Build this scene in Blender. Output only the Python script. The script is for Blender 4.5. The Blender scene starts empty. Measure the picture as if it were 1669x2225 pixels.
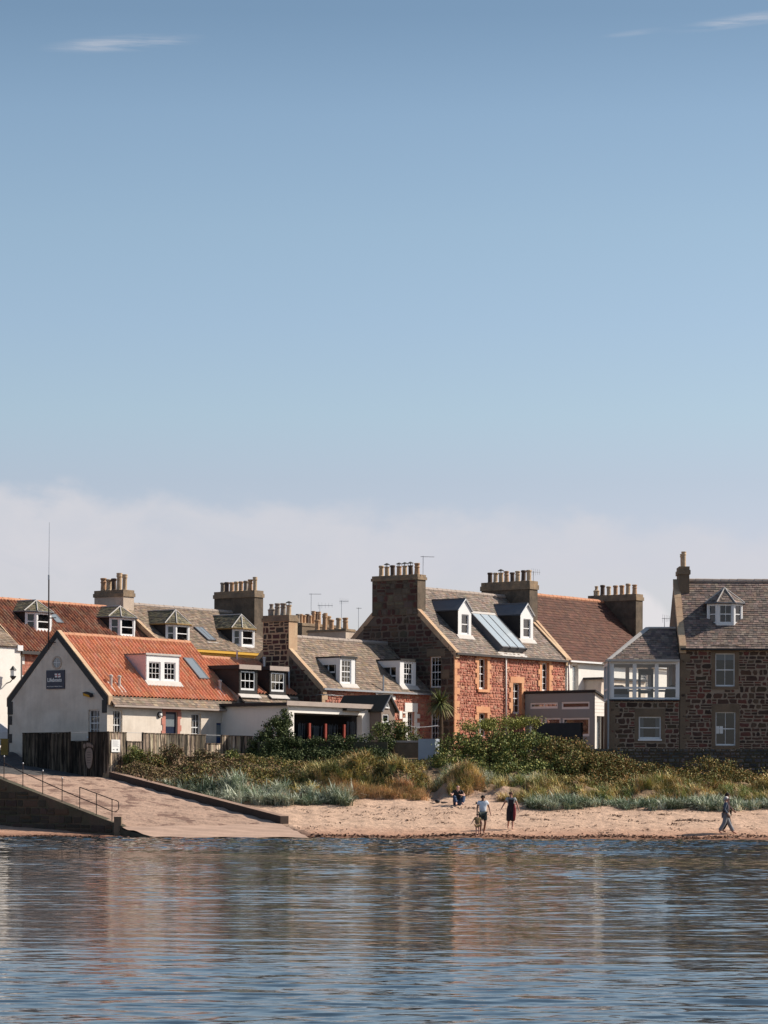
import bpy, bmesh, math, random
import numpy as np
from mathutils import Vector, Matrix, noise
random.seed(7); RN = np.random.RandomState(11)
SC = bpy.context.scene; COL = SC.collection
# ------------------------------------------------------------------ camera
F = 6500.0; HC = 1.733; ROLL = .004; CX = 834.5; HY = 1735.0      # focal length and principal point in pixels of the 1669 px wide photo
cr, sr = math.cos(ROLL), math.sin(ROLL)
cd = bpy.data.cameras.new('camera'); cam = bpy.data.objects.new('camera', cd); COL.objects.link(cam)
cd.sensor_fit = 'HORIZONTAL'; cd.sensor_width = 36; cd.lens = F/1669*36
cd.shift_y = (HY-1112.5)/1669; cd.clip_start = 1; cd.clip_end = 6000
cam.matrix_world = Matrix(((cr, -sr, 0, 0), (0, 0, -1, 0), (sr, cr, 0, HC), (0, 0, 0, 1)))
SC.camera = cam
SC.view_settings.view_transform = 'Standard'; SC.view_settings.look = 'None'
SC.view_settings.exposure = 0.3; SC.view_settings.gamma = 1
SC.cycles.max_bounces = 6; SC.cycles.transparent_max_bounces = 8; SC.cycles.caustics_reflective = False; SC.cycles.caustics_refractive = False
# ------------------------------------------------------------------ sun and sky
SUN_EL = math.radians(38); SUN_A = math.radians(13)             # the sun stands to the right (+X) and a little behind the row (+Y)
sd = Vector((math.cos(SUN_EL)*math.cos(SUN_A), math.cos(SUN_EL)*math.sin(SUN_A), math.sin(SUN_EL)))
sl = bpy.data.lights.new('sun', 'SUN'); so = bpy.data.objects.new('sun', sl); COL.objects.link(so)
sl.energy = 4.95; sl.angle = math.radians(.53); sl.color = (1, .9, .78)
so.rotation_euler = (-sd).to_track_quat('-Z', 'Y').to_euler(); so.location = sd*300
W = bpy.data.worlds.new('World'); SC.world = W; W.use_nodes = True
def L(nt, a, b): nt.links.new(a, b)
nt = W.node_tree; nt.nodes.clear()
out = nt.nodes.new('ShaderNodeOutputWorld'); bg = nt.nodes.new('ShaderNodeBackground'); bg.inputs[1].default_value = .109
sky = nt.nodes.new('ShaderNodeTexSky'); sky.sky_type = 'NISHITA'; sky.sun_disc = False
sky.sun_elevation = SUN_EL; sky.sun_rotation = math.pi/2-SUN_A; sky.altitude = 0; sky.air_density = 1; sky.dust_density = 1; sky.ozone_density = 1
tc = nt.nodes.new('ShaderNodeTexCoord'); sx = nt.nodes.new('ShaderNodeSeparateXYZ'); L(nt, tc.outputs['Generated'], sx.inputs[0])
def ramp(nt, stops, interp='LINEAR'):
    r = nt.nodes.new('ShaderNodeValToRGB'); e = r.color_ramp.elements; r.color_ramp.interpolation = interp
    while len(e) < len(stops): e.new(.5)
    for i, (p, c) in enumerate(stops): e[i].position = p; e[i].color = (*c, 1)
    return r
def mth(nt, op, a, b=None, c=None):
    m = nt.nodes.new('ShaderNodeMath'); m.operation = op
    for i, v in enumerate((a, b, c)):
        if v is None: continue
        if isinstance(v, (int, float)): m.inputs[i].default_value = v
        else: L(nt, v, m.inputs[i])
    return m.outputs[0]
def mixc(nt, fac, a, b, mode='MIX'):
    m = nt.nodes.new('ShaderNodeMix'); m.data_type = 'RGBA'; m.blend_type = mode
    for k, v in ((0, fac), (6, a), (7, b)):
        if isinstance(v, (int, float)): m.inputs[k].default_value = v
        elif isinstance(v, tuple): m.inputs[k].default_value = (*v, 1) if len(v) == 3 else v
        else: L(nt, v, m.inputs[k])
    return m.outputs[2]
SKY_TINT = [(0, (.98, .95, 1.0)), (.036, (.985, .944, 1.0)), (.078, (1.0, .866, 1.0)), (.105, (.946, .861, .939)), (.127, (.945, .93, .955)), (.157, (.925, .925, .955)), (.187, (.91, .925, .92)), (.223, (.83, .865, .87)), (.254, (.665, .725, .745)), (.5, (.66, .70, .70)), (1, (.8, .82, .8))]
rt = ramp(nt, SKY_TINT); L(nt, sx.outputs[2], rt.inputs[0])
base = mixc(nt, 1.0, sky.outputs[0], rt.outputs[0], 'MULTIPLY')
# low bank of soft cloud whose upper edge is about 5.6 degrees up on the left and sinks to the right, and two thin wisps high up
def nz(nt, vec, scale, detail=4, rough=.55, dist=0):
    n = nt.nodes.new('ShaderNodeTexNoise'); n.inputs['Scale'].default_value = scale; n.inputs['Detail'].default_value = detail
    n.inputs['Roughness'].default_value = rough; n.inputs['Distortion'].default_value = dist
    if vec is not None: L(nt, vec, n.inputs['Vector'])
    return n.outputs['Fac']
mp = nt.nodes.new('ShaderNodeMapping'); L(nt, tc.outputs['Generated'], mp.inputs[0]); mp.inputs['Scale'].default_value = (1, 1, 1.6)
n1 = nz(nt, mp.outputs[0], 42, 5, .6); n2 = nz(nt, mp.outputs[0], 9, 3, .5)
edge = mth(nt, 'ADD', mth(nt, 'MULTIPLY', sx.outputs[0], -.05), .0965)
pf = nt.nodes.new('ShaderNodeTexVoronoi'); pf.feature = 'SMOOTH_F1'; pf.inputs['Scale'].default_value = 46; L(nt, mp.outputs[0], pf.inputs['Vector'])
edge = mth(nt, 'ADD', edge, mth(nt, 'MULTIPLY', mth(nt, 'SUBTRACT', n1, .5), .022)); edge = mth(nt, 'ADD', edge, mth(nt, 'MULTIPLY', mth(nt, 'SUBTRACT', .45, pf.outputs['Distance']), .011))
edge = mth(nt, 'ADD', edge, mth(nt, 'MULTIPLY', mth(nt, 'SUBTRACT', n2, .5), .012))
cm = nt.nodes.new('ShaderNodeMapRange'); cm.interpolation_type = 'SMOOTHSTEP'
L(nt, mth(nt, 'SUBTRACT', edge, sx.outputs[2]), cm.inputs[0]); cm.inputs[1].default_value = -.002; cm.inputs[2].default_value = .009
n3 = nz(nt, mp.outputs[0], 24, 6, .65, .6); cf = mth(nt, 'MULTIPLY', cm.outputs[0], mth(nt, 'ADD', mth(nt, 'MULTIPLY_ADD', n2, .5, .0), mth(nt, 'MULTIPLY_ADD', n3, 1.1, -.15))); cf = mth(nt, 'MULTIPLY', cf, mth(nt, 'MULTIPLY_ADD', sx.outputs[0], -1.6, .88))
SKY_CLOUD = (5.0, 4.95, 5.25)
base = mixc(nt, cf, base, SKY_CLOUD)
mp2 = nt.nodes.new('ShaderNodeMapping'); L(nt, tc.outputs['Generated'], mp2.inputs[0]); mp2.inputs['Rotation'].default_value = (0, .09, 0); mp2.inputs['Scale'].default_value = (26, 1, 330)
w1 = nz(nt, mp2.outputs[0], 1.6, 4, .6)
def blob(cx, cz, rx, rz, tilt):
    dx = mth(nt, 'SUBTRACT', sx.outputs[0], cx); dz = mth(nt, 'SUBTRACT', mth(nt, 'SUBTRACT', sx.outputs[2], cz), mth(nt, 'MULTIPLY', dx, tilt))
    q = mth(nt, 'ADD', mth(nt, 'POWER', mth(nt, 'ABSOLUTE', mth(nt, 'DIVIDE', dx, rx)), 2), mth(nt, 'POWER', mth(nt, 'ABSOLUTE', mth(nt, 'DIVIDE', dz, rz)), 2))
    return mth(nt, 'MAXIMUM', mth(nt, 'SUBTRACT', 1, q), 0)
wf = mth(nt, 'ADD', blob(-.085, .2435, .030, .0032, .08), mth(nt, 'MULTIPLY', blob(.118, .251, .030, .0026, .12), 1.0))
wf = mth(nt, 'ADD', wf, mth(nt, 'MULTIPLY', blob(.08, .2475, .014, .0013, .1), .5))
wf = mth(nt, 'MULTIPLY', mth(nt, 'MULTIPLY', wf, wf), mth(nt, 'MAXIMUM', mth(nt, 'MULTIPLY_ADD', w1, 3.2, -1.1), 0))
base = mixc(nt, mth(nt, 'MULTIPLY', wf, .55), base, SKY_CLOUD)
pfm = nt.nodes.new('ShaderNodeMapRange'); pfm.interpolation_type = 'SMOOTHSTEP'; L(nt, mth(nt, 'MULTIPLY', blob(.0865, .057, .012, .0145, -.4), mth(nt, 'MULTIPLY_ADD', n3, 2.4, -.2)), pfm.inputs[0]); pfm.inputs[1].default_value = .12; pfm.inputs[2].default_value = .6; pfm.inputs[4].default_value = .7
base = mixc(nt, pfm.outputs[0], base, (6.0, 5.75, 5.9))
L(nt, base, bg.inputs[0]); L(nt, bg.outputs[0], out.inputs[0])

# ------------------------------------------------------------------ pixel rays
def ray(px, py):
    a = (px-CX)/F; b = (HY-py)/F
    return Vector((a*cr-b*sr, 1, a*sr+b*cr))
def at(px, py, Y):
    r = ray(px, py); return Vector((r.x*Y, Y, HC+r.z*Y))
def onz(px, py, z):
    r = ray(px, py); return at(px, py, (z-HC)/r.z)

# ------------------------------------------------------------------ materials
def newmat(name):
    m = bpy.data.materials.new(name); m.use_nodes = True; nt = m.node_tree; nt.nodes.clear()
    o = nt.nodes.new('ShaderNodeOutputMaterial'); p = nt.nodes.new('ShaderNodeBsdfPrincipled'); L(nt, p.outputs[0], o.inputs[0])
    return m, nt, p
def mat(name, c, rough=.8, col=False, uvn=3.0, amt=.25, bump=0.0, bs=8.0, spec=.3, metal=0, c2=None, c2amt=.5, c2s=.6, streak=0, obj=False):
    """base colour c with large and small noise, optional second colour in patches, optional per-face tint"""
    m, nt, p = newmat(name)
    t = nt.nodes.new('ShaderNodeTexCoord'); v = t.outputs['Object' if obj else 'UV']
    a = nz(nt, v, uvn, 5, .6); b = nz(nt, v, uvn*6.3, 3, .6)
    f = mth(nt, 'ADD', mth(nt, 'MULTIPLY', mth(nt, 'SUBTRACT', a, .5), 2*amt*1.6), mth(nt, 'MULTIPLY', mth(nt, 'SUBTRACT', b, .5), amt*1.4))
    f = mth(nt, 'ADD', f, 1)
    k = c
    if c2 is not None:
        q = nz(nt, v, c2s, 6, .62, .4); r = nt.nodes.new('ShaderNodeMapRange'); L(nt, q, r.inputs[0])
        r.inputs[1].default_value = .5-.12*(1); r.inputs[2].default_value = .62; r.inputs[4].default_value = c2amt
        k = mixc(nt, r.outputs[0], c, c2)
    if streak:
        ms = nt.nodes.new('ShaderNodeMapping'); L(nt, v, ms.inputs[0]); ms.inputs['Scale'].default_value = (4, .35, 1)
        s = nz(nt, ms.outputs[0], 1.5, 5, .7); f = mth(nt, 'ADD', f, mth(nt, 'MULTIPLY', mth(nt, 'SUBTRACT', s, .5), streak))
    if col:
        at_ = nt.nodes.new('ShaderNodeAttribute'); at_.attribute_name = 'Col'
        k = mixc(nt, 1.0, k, at_.outputs['Color'], 'MULTIPLY')
    g = nt.nodes.new('ShaderNodeCombineColor')
    for i in range(3): L(nt, f, g.inputs[i])
    k = mixc(nt, 1.0, k, g.outputs[0], 'MULTIPLY')
    L(nt, k, p.inputs['Base Color']); p.inputs['Roughness'].default_value = rough; p.inputs['Specular IOR Level'].default_value = spec
    p.inputs['Metallic'].default_value = metal
    if bump:
        bn = nt.nodes.new('ShaderNodeBump'); bn.inputs['Strength'].default_value = 1; bn.inputs['Distance'].default_value = bump
        L(nt, nz(nt, v, bs, 4, .6), bn.inputs['Height']); L(nt, bn.outputs[0], p.inputs['Normal'])
    return m
def flat(name, c, rough=.5, spec=.4, metal=0):
    return mat(name, c, rough, amt=.06, uvn=2, spec=spec, metal=metal)
M = {}
M['beige'] = mat('beige render', (.76, .675, .58), .9, amt=.09, uvn=.8, bump=.01, bs=30, c2=(.58, .49, .40), c2amt=.6, c2s=.7, streak=.32)
M['beige_dirty'] = mat('stained beige render', (.58, .48, .39), .9, amt=.12, uvn=.8, bump=.01, bs=25, c2=(.33, .26, .21), c2amt=.6, c2s=.8, streak=.25)
M['white'] = mat('white painted render', (.83, .80, .75), .85, amt=.06, uvn=1, bump=.008, bs=25, streak=.08, c2=(.7, .66, .6), c2amt=.3)
M['cream'] = mat('cream painted render', (.76, .68, .50), .85, amt=.05, uvn=1, streak=.05)
M['paint'] = flat('white paint', (.78, .78, .78), .45)
M['pink'] = flat('pale pink boards', (.62, .50, .52), .6)
M['blackpaint'] = flat('black paint', (.018, .018, .02), .5)
M['cheek'] = mat('dark slate cladding', (.030, .028, .028), .7, amt=.3, uvn=2)
M['lead'] = mat('grey lead', (.13, .135, .15), .6, amt=.15, uvn=1.5)
M['leadlight'] = mat('weathered lead flashing', (.50, .47, .44), .7, amt=.12, uvn=1.5)
M['slate'] = mat('mossy stone slates', (1, 1, 1), .85, col=True, uvn=1.2, amt=.22, bump=.012, bs=14)
M['pantile'] = mat('orange clay pantiles', (1, 1, 1), .8, col=True, uvn=.9, amt=.16, bump=.008, bs=16, c2=(.72, .60, .52), c2amt=.3, c2s=.7)
M['oldtile'] = mat('weathered clay pantiles', (1, 1, 1), .85, col=True, uvn=.8, amt=.22, bump=.01, bs=16, c2=(.42, .36, .32), c2amt=.8, c2s=.55)
M['stone'] = mat('rubble stones', (1, 1, 1), .92, col=True, uvn=3, amt=.25, bump=.02, bs=9)
M['mortar'] = mat('pale lime mortar', (.145, .115, .09), .95, amt=.2, uvn=4, bump=.01, bs=20)
M['mortar_red'] = mat('pinkish lime mortar', (.46, .22, .155), .95, amt=.25, uvn=3, bump=.02, bs=12)
M['sandstone'] = mat('dressed orange sandstone', (.66, .36, .20), .9, amt=.16, uvn=1.5, bump=.008, bs=14, c2=(.62, .24, .13), c2amt=.5, c2s=.8)
M['buff'] = mat('dressed buff sandstone', (.50, .37, .24), .9, amt=.18, uvn=1.5, bump=.01, bs=12, c2=(.42, .19, .11), c2amt=.35, c2s=1.1)
M['brownstone'] = mat('dark brown sandstone', (.20, .145, .10), .92, amt=.2, uvn=1.5, bump=.01, bs=10, c2=(.13, .10, .07), c2amt=.6, c2s=1)
M['sooty'] = mat('sooty chimney stone', (.085, .068, .053), .95, amt=.25, uvn=1, bump=.02, bs=6, c2=(.19, .145, .105), c2amt=.6, c2s=1.6, streak=.5)
M['cope'] = mat('chimney cope stone', (.19, .148, .11), .95, amt=.3, uvn=2.5, bump=.02, bs=8, c2=(.36, .25, .15), c2amt=.6, c2s=1.5, streak=.4)
M['pot'] = mat('clay chimney pots', (1, 1, 1), .85, col=True, uvn=2, amt=.2, obj=True, c2=(.45, .4, .36), c2amt=.6, c2s=1.5)
M['ridge'] = mat('clay ridge tiles', (.50, .22, .13), .85, amt=.2, uvn=1.5, c2=(.5, .34, .2), c2amt=.5, c2s=.8)
M['ridgegrey'] = mat('stone ridge', (.36, .30, .26), .9, amt=.2, uvn=1.5)
M['salmon'] = flat('salmon painted stone', (.50, .20, .15), .8)
M['navy'] = flat('navy blue paint', (.012, .02, .05), .35)
M['bluedoor'] = flat('blue door paint', (.02, .06, .18), .35)
M['yellow'] = flat('yellow paint', (.66, .38, .05), .5)
M['gutter'] = flat('pale plastic pipe', (.62, .58, .56), .5)
M['gutterdark'] = flat('dark cast iron', (.05, .045, .045), .6)
M['felt'] = mat('grey roofing edge', (.40, .33, .29), .8, amt=.15, uvn=1.5)
M['feltdark'] = mat('dark roofing felt', (.03, .03, .032), .7, amt=.2, uvn=1.5)
M['curtain'] = flat('white net curtain', (.75, .74, .72), .9)
M['red_frame'] = flat('red brown timber', (.25, .045, .03), .5)
M['greyclad'] = mat('grey painted boards', (.28, .30, .31), .7, amt=.08, uvn=1)
M['wood'] = mat('weathered fence boards', (1, 1, 1), .9, col=True, uvn=.8, amt=.22, bump=.01, bs=10, streak=1.3)
M['porchwood'] = mat('grey timber porch', (.25, .20, .17), .85, amt=.15, uvn=1.5, streak=.3)
M['iron'] = flat('rusty black iron', (.035, .022, .018), .7)
M['galv'] = flat('galvanised metal', (.38, .40, .43), .4, metal=.6)
M['interior'] = mat('warm interior wall', (.11, .085, .065), .9, amt=.1, uvn=1)
M['car'] = flat('silver car paint', (.55, .57, .6), .3, .6)
M['tyre'] = flat('black rubber', (.015, .015, .015), .8)
M['signwhite'] = flat('white sign board', (.8, .8, .78), .5)
M['signred'] = flat('red sign paint', (.5, .05, .05), .5)
M['greyprint'] = flat('grey print', (.35, .35, .38), .6)
M['bluewall'] = mat('pale blue grey render', (.40, .44, .50), .9, amt=.12, uvn=.8, streak=.1, c2=(.28, .32, .37), c2amt=.5)
M['slipstone'] = mat('dark algae stone', (.10, .075, .055), .95, amt=.35, uvn=1.2, bump=.05, bs=3, c2=(.06, .07, .04), c2amt=.7, c2s=.7)
M['leaf'] = mat('leaves', (1, 1, 1), .6, col=True, uvn=.3, amt=.15, obj=True, spec=.15)
M['bark'] = mat('brown bark', (.09, .06, .04), .95, amt=.3, uvn=3, bump=.02, obj=True)
M['skin'] = flat('skin', (.48, .25, .18), .6)
M['skinpale'] = flat('pale skin', (.62, .36, .28), .6)
M['skindark'] = flat('tanned skin', (.27, .13, .085), .6)
def glass_mat():
    m, nt, p = newmat('window glass')
    o = [n for n in nt.nodes if n.type == 'OUTPUT_MATERIAL'][0]
    tr = nt.nodes.new('ShaderNodeBsdfTransparent'); tr.inputs[0].default_value = (.42, .47, .52, 1)
    gl = nt.nodes.new('ShaderNodeBsdfGlossy'); gl.inputs['Roughness'].default_value = .03; gl.inputs[0].default_value = (.9, .93, 1, 1)
    fr = nt.nodes.new('ShaderNodeFresnel'); fr.inputs[0].default_value = 1.5
    t = nt.nodes.new('ShaderNodeTexCoord'); bn = nt.nodes.new('ShaderNodeBump'); bn.inputs['Distance'].default_value = .004
    L(nt, nz(nt, t.outputs['Object'], 1.5, 2), bn.inputs['Height']); L(nt, bn.outputs[0], gl.inputs['Normal'])
    mx = nt.nodes.new('ShaderNodeMixShader'); L(nt, mth(nt, 'MULTIPLY_ADD', fr.outputs[0], 1.0, .02), mx.inputs[0])
    L(nt, tr.outputs[0], mx.inputs[1]); L(nt, gl.outputs[0], mx.inputs[2]); L(nt, mx.outputs[0], o.inputs[0]); nt.nodes.remove(p)
    return m
M['glass'] = glass_mat(); M['clearglass'] = glass_mat(); M['clearglass'].node_tree.nodes['Transparent BSDF'].inputs[0].default_value = (.9, .92, .92, 1)
def skylight_mat(k=1):
    m, nt, p = newmat('roof glass')
    p.inputs['Base Color'].default_value = (.20*k, .23*k, .25*k, 1); p.inputs['Roughness'].default_value = .2; p.inputs['Specular IOR Level'].default_value = 1
    return m
M['roofglass'] = skylight_mat(); M['paleglass'] = skylight_mat(2)

# ------------------------------------------------------------------ mesh builder
class MB:
    def __init__(s): s.v = []; s.f = []; s.m = []; s.c = []; s.col = False
    def poly(s, pts, m=0, c=None):
        i = len(s.v); s.v += [tuple(p) for p in pts]; s.f.append(tuple(range(i, i+len(pts)))); s.m.append(m); s.c.append(c or (1, 1, 1))
    def hexa(s, p, m=0, c=None):                 # p: 8 points, bottom ring ccw seen from above, then top ring
        i = len(s.v); s.v += [tuple(q) for q in p]
        for f in ((3, 2, 1, 0), (4, 5, 6, 7), (0, 1, 5, 4), (1, 2, 6, 5), (2, 3, 7, 6), (3, 0, 4, 7)):
            s.f.append(tuple(i+k for k in f)); s.m.append(m); s.c.append(c or (1, 1, 1))
    def box(s, x0, x1, y0, y1, z0, z1, m=0, c=None):
        s.hexa([(x0, y0, z0), (x1, y0, z0), (x1, y1, z0), (x0, y1, z0), (x0, y0, z1), (x1, y0, z1), (x1, y1, z1), (x0, y1, z1)], m, c)
    def tb(s, T, a0, a1, b0, b1, d0, d1, m=0, c=None):   # box in (across, up, out) coordinates
        s.hexa([T(a0, b0, d1), T(a1, b0, d1), T(a1, b0, d0), T(a0, b0, d0), T(a0, b1, d1), T(a1, b1, d1), T(a1, b1, d0), T(a0, b1, d0)], m, c)
    def extr(s, poly, f0, f1, m=0, c=None):     # polygon (list of 2d) placed by f0 and f1, both functions of (u, v)
        n = len(poly); i = len(s.v); s.v += [tuple(f0(*p)) for p in poly]+[tuple(f1(*p)) for p in poly]
        s.f.append(tuple(range(i+n-1, i-1, -1))); s.f.append(tuple(range(i+n, i+2*n))); s.m += [m, m]; s.c += [c or (1, 1, 1)]*2
        for k in range(n):
            j = (k+1) % n; s.f.append((i+k, i+j, i+n+j, i+n+k)); s.m.append(m); s.c.append(c or (1, 1, 1))
    def tube(s, pts, r, n=8, m=0, c=None, caps=True):
        pts = [Vector(p) for p in pts]; rs = r if isinstance(r, (list, tuple)) else [r]*len(pts); rings = []
        for k, p in enumerate(pts):
            d = (pts[min(k+1, len(pts)-1)]-pts[max(k-1, 0)]).normalized()
            a = d.orthogonal().normalized() if abs(d.z) < .9 else Vector((1, 0, 0)).cross(d).normalized(); b = d.cross(a)
            i = len(s.v); rings.append(i)
            for j in range(n):
                t = 2*math.pi*j/n; s.v.append(tuple(p+rs[k]*(math.cos(t)*a+math.sin(t)*b)))
        for k in range(len(pts)-1):
            for j in range(n):
                q = (j+1) % n; s.f.append((rings[k]+j, rings[k]+q, rings[k+1]+q, rings[k+1]+j)); s.m.append(m); s.c.append(c or (1, 1, 1))
        if caps:
            s.f.append(tuple(rings[0]+j for j in range(n-1, -1, -1))); s.f.append(tuple(rings[-1]+j for j in range(n))); s.m += [m, m]; s.c += [c or (1, 1, 1)]*2
    def lathe(s, prof, n=12, o=(0, 0, 0), m=0, c=None):
        i = len(s.v)
        for r, z in prof:
            for j in range(n):
                t = 2*math.pi*j/n; s.v.append((o[0]+r*math.cos(t), o[1]+r*math.sin(t), o[2]+z))
        for k in range(len(prof)-1):
            for j in range(n):
                q = (j+1) % n; a = i+k*n; s.f.append((a+j, a+q, a+n+q, a+n+j)); s.m.append(m); s.c.append(c or (1, 1, 1))
        s.f.append(tuple(i+(len(prof)-1)*n+j for j in range(n))); s.m.append(m); s.c.append(c or (1, 1, 1))
    def build(s, name, mats, parent=None, smooth=False, col=None, flip=False):
        me = bpy.data.meshes.new(name); me.from_pydata(s.v, [], s.f)
        if isinstance(mats, (str,)): mats = [mats]
        for k in mats: me.materials.append(M[k] if isinstance(k, str) else k)
        n = len(s.f)
        me.polygons.foreach_set('material_index', s.m)
        if smooth: me.polygons.foreach_set('use_smooth', [True]*n)
        # metre-scale UVs that follow each face
        tot = len(me.loops); lt = np.zeros(n, int); me.polygons.foreach_get('loop_total', lt)
        nr = np.zeros(n*3); me.polygons.foreach_get('normal', nr); nr = nr.reshape(-1, 3)
        vi = np.zeros(tot, int); me.loops.foreach_get('vertex_index', vi)
        co = np.array(s.v, float)[vi]; fi = np.repeat(np.arange(n), lt); N = nr[fi]
        hz = np.abs(N[:, 2]) > .95
        h = np.hypot(N[:, 0], N[:, 1])+1e-9; T = np.stack([-N[:, 1]/h, N[:, 0]/h, 0*h], 1); B = np.cross(N, T)
        T[hz] = (1, 0, 0); B[hz] = (0, 1, 0)
        uv = np.stack([(co*T).sum(1), (co*B).sum(1)], 1)
        me.uv_layers.new(name='UVMap').data.foreach_set('uv', uv.ravel())
        if any(c != (1, 1, 1) for c in s.c) or s.col:
            ca = me.color_attributes.new('Col', 'FLOAT_COLOR', 'CORNER'); cc = np.ones((tot, 4)); cc[:, :3] = np.array(s.c)[fi]; ca.data.foreach_set('color', cc.ravel())
        else:
            ca = me.color_attributes.new('Col', 'FLOAT_COLOR', 'CORNER'); cc = np.ones((tot, 4)); ca.data.foreach_set('color', cc.ravel())
        o = bpy.data.objects.new(name, me); COL.objects.link(o)
        if parent is not None: o.parent = parent
        return o
def tag(o, label=None, cat=None, group=None, kind=None):
    if label: o['label'] = label
    if cat: o['category'] = cat
    if group: o['group'] = group
    if kind: o['kind'] = kind
    return o
def empty(name, loc=(0, 0, 0), rz=0, label=None, cat=None, group=None):
    o = bpy.data.objects.new(name, None); COL.objects.link(o); o.location = loc; o.rotation_euler = (0, 0, rz); o.empty_display_size = .3
    return tag(o, label, cat, group)
def npquads(name, V, C, matk, parent=None):
    """V (n,4,3) quads with one colour each"""
    n = len(V); me = bpy.data.meshes.new(name); me.vertices.add(4*n); me.vertices.foreach_set('co', V.reshape(-1).astype('f'))
    me.loops.add(4*n); me.loops.foreach_set('vertex_index', np.arange(4*n)); me.polygons.add(n)
    me.polygons.foreach_set('loop_start', np.arange(0, 4*n, 4)); me.polygons.foreach_set('loop_total', np.full(n, 4))
    me.update(calc_edges=True); me.validate()
    ca = me.color_attributes.new('Col', 'FLOAT_COLOR', 'CORNER'); cc = np.ones((4*n, 4)); cc[:, :3] = np.repeat(C, 4, 0); ca.data.foreach_set('color', cc.ravel())
    me.materials.append(M[matk]); o = bpy.data.objects.new(name, me); COL.objects.link(o)
    if parent is not None: o.parent = parent
    return o
def jit(c, a=.12, g=.05):
    k = 1+random.uniform(-a, a); return tuple(max(.005, x*k*(1+random.uniform(-g, g))) for x in c)

# ------------------------------------------------------------------ building frame
class House:
    def __init__(s, name, label, cat, px, Y, z0=4.15, deg=53.13, group=None):
        p = at(px, HY, Y); s.o = Vector((p.x, Y, z0)); s.z0 = z0; s.a = math.radians(deg); s.ca, s.sa = math.cos(s.a), math.sin(s.a)
        s.root = empty(name, s.o, s.a, label, cat, group)
    def inv(s, p): d = p-s.o; return Vector((d.x*s.ca+d.y*s.sa, -d.x*s.sa+d.y*s.ca, p.z-s.z0))
    def world(s, p): return Vector((s.o.x+p[0]*s.ca-p[1]*s.sa, s.o.y+p[0]*s.sa+p[1]*s.ca, s.z0+p[2]))
    def hit(s, px, py, n, d):
        o = s.inv(Vector((0, 0, HC))); q = s.inv(at(px, py, 100)); r = q-o; n = Vector(n)
        t = (d-o.dot(n))/r.dot(n); return o+r*t
    def f(s, px, py, y=0): p = s.hit(px, py, (0, 1, 0), y); return p.x, p.z
    def g(s, px, py, x=0): p = s.hit(px, py, (1, 0, 0), x); return p.y, p.z
    def fb(s, x0, y0, x1, y1, y=0):              # pixel box -> (a0, a1, b0, b1) on a front plane
        m = (x0+x1)/2; return s.f(x0, (y0+y1)/2, y)[0], s.f(x1, (y0+y1)/2, y)[0], s.f(m, y1, y)[1], s.f(m, y0, y)[1]
    def gb(s, x0, y0, x1, y1, x=0):              # same on a gable plane; across runs towards -y
        m = (x0+x1)/2; return -s.g(x0, (y0+y1)/2, x)[0], -s.g(x1, (y0+y1)/2, x)[0], s.g(m, y1, x)[1], s.g(m, y0, x)[1]
    def T(s, y=0): return lambda a, b, d: Vector((a, y-d, b))
    def G(s, x=0): return lambda a, b, d: Vector((x-d, -a, b))

def panel(mb, T, a0, a1, b0, b1, holes=(), m=0, mr=None, rev=.16):
    A = sorted({a0, a1, *[h[0] for h in holes], *[h[1] for h in holes]}); B = sorted({b0, b1, *[h[2] for h in holes], *[h[3] for h in holes]})
    A = [a for a in A if a0 <= a <= a1]; B = [b for b in B if b0 <= b <= b1]
    for i in range(len(A)-1):
        for j in range(len(B)-1):
            ma, mb_ = (A[i]+A[i+1])/2, (B[j]+B[j+1])/2
            if any(h[0] < ma < h[1] and h[2] < mb_ < h[3] for h in holes): continue
            mb.poly([T(A[i], B[j], 0), T(A[i+1], B[j], 0), T(A[i+1], B[j+1], 0), T(A[i], B[j+1], 0)], m)
    mr = m if mr is None else mr
    for h in holes:
        p = [(h[0], h[2]), (h[1], h[2]), (h[1], h[3]), (h[0], h[3])]
        for k in range(4):
            q, r = p[k], p[(k+1) % 4]
            mb.poly([T(*q, 0), T(*q, -rev), T(*r, -rev), T(*r, 0)], mr)

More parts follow.
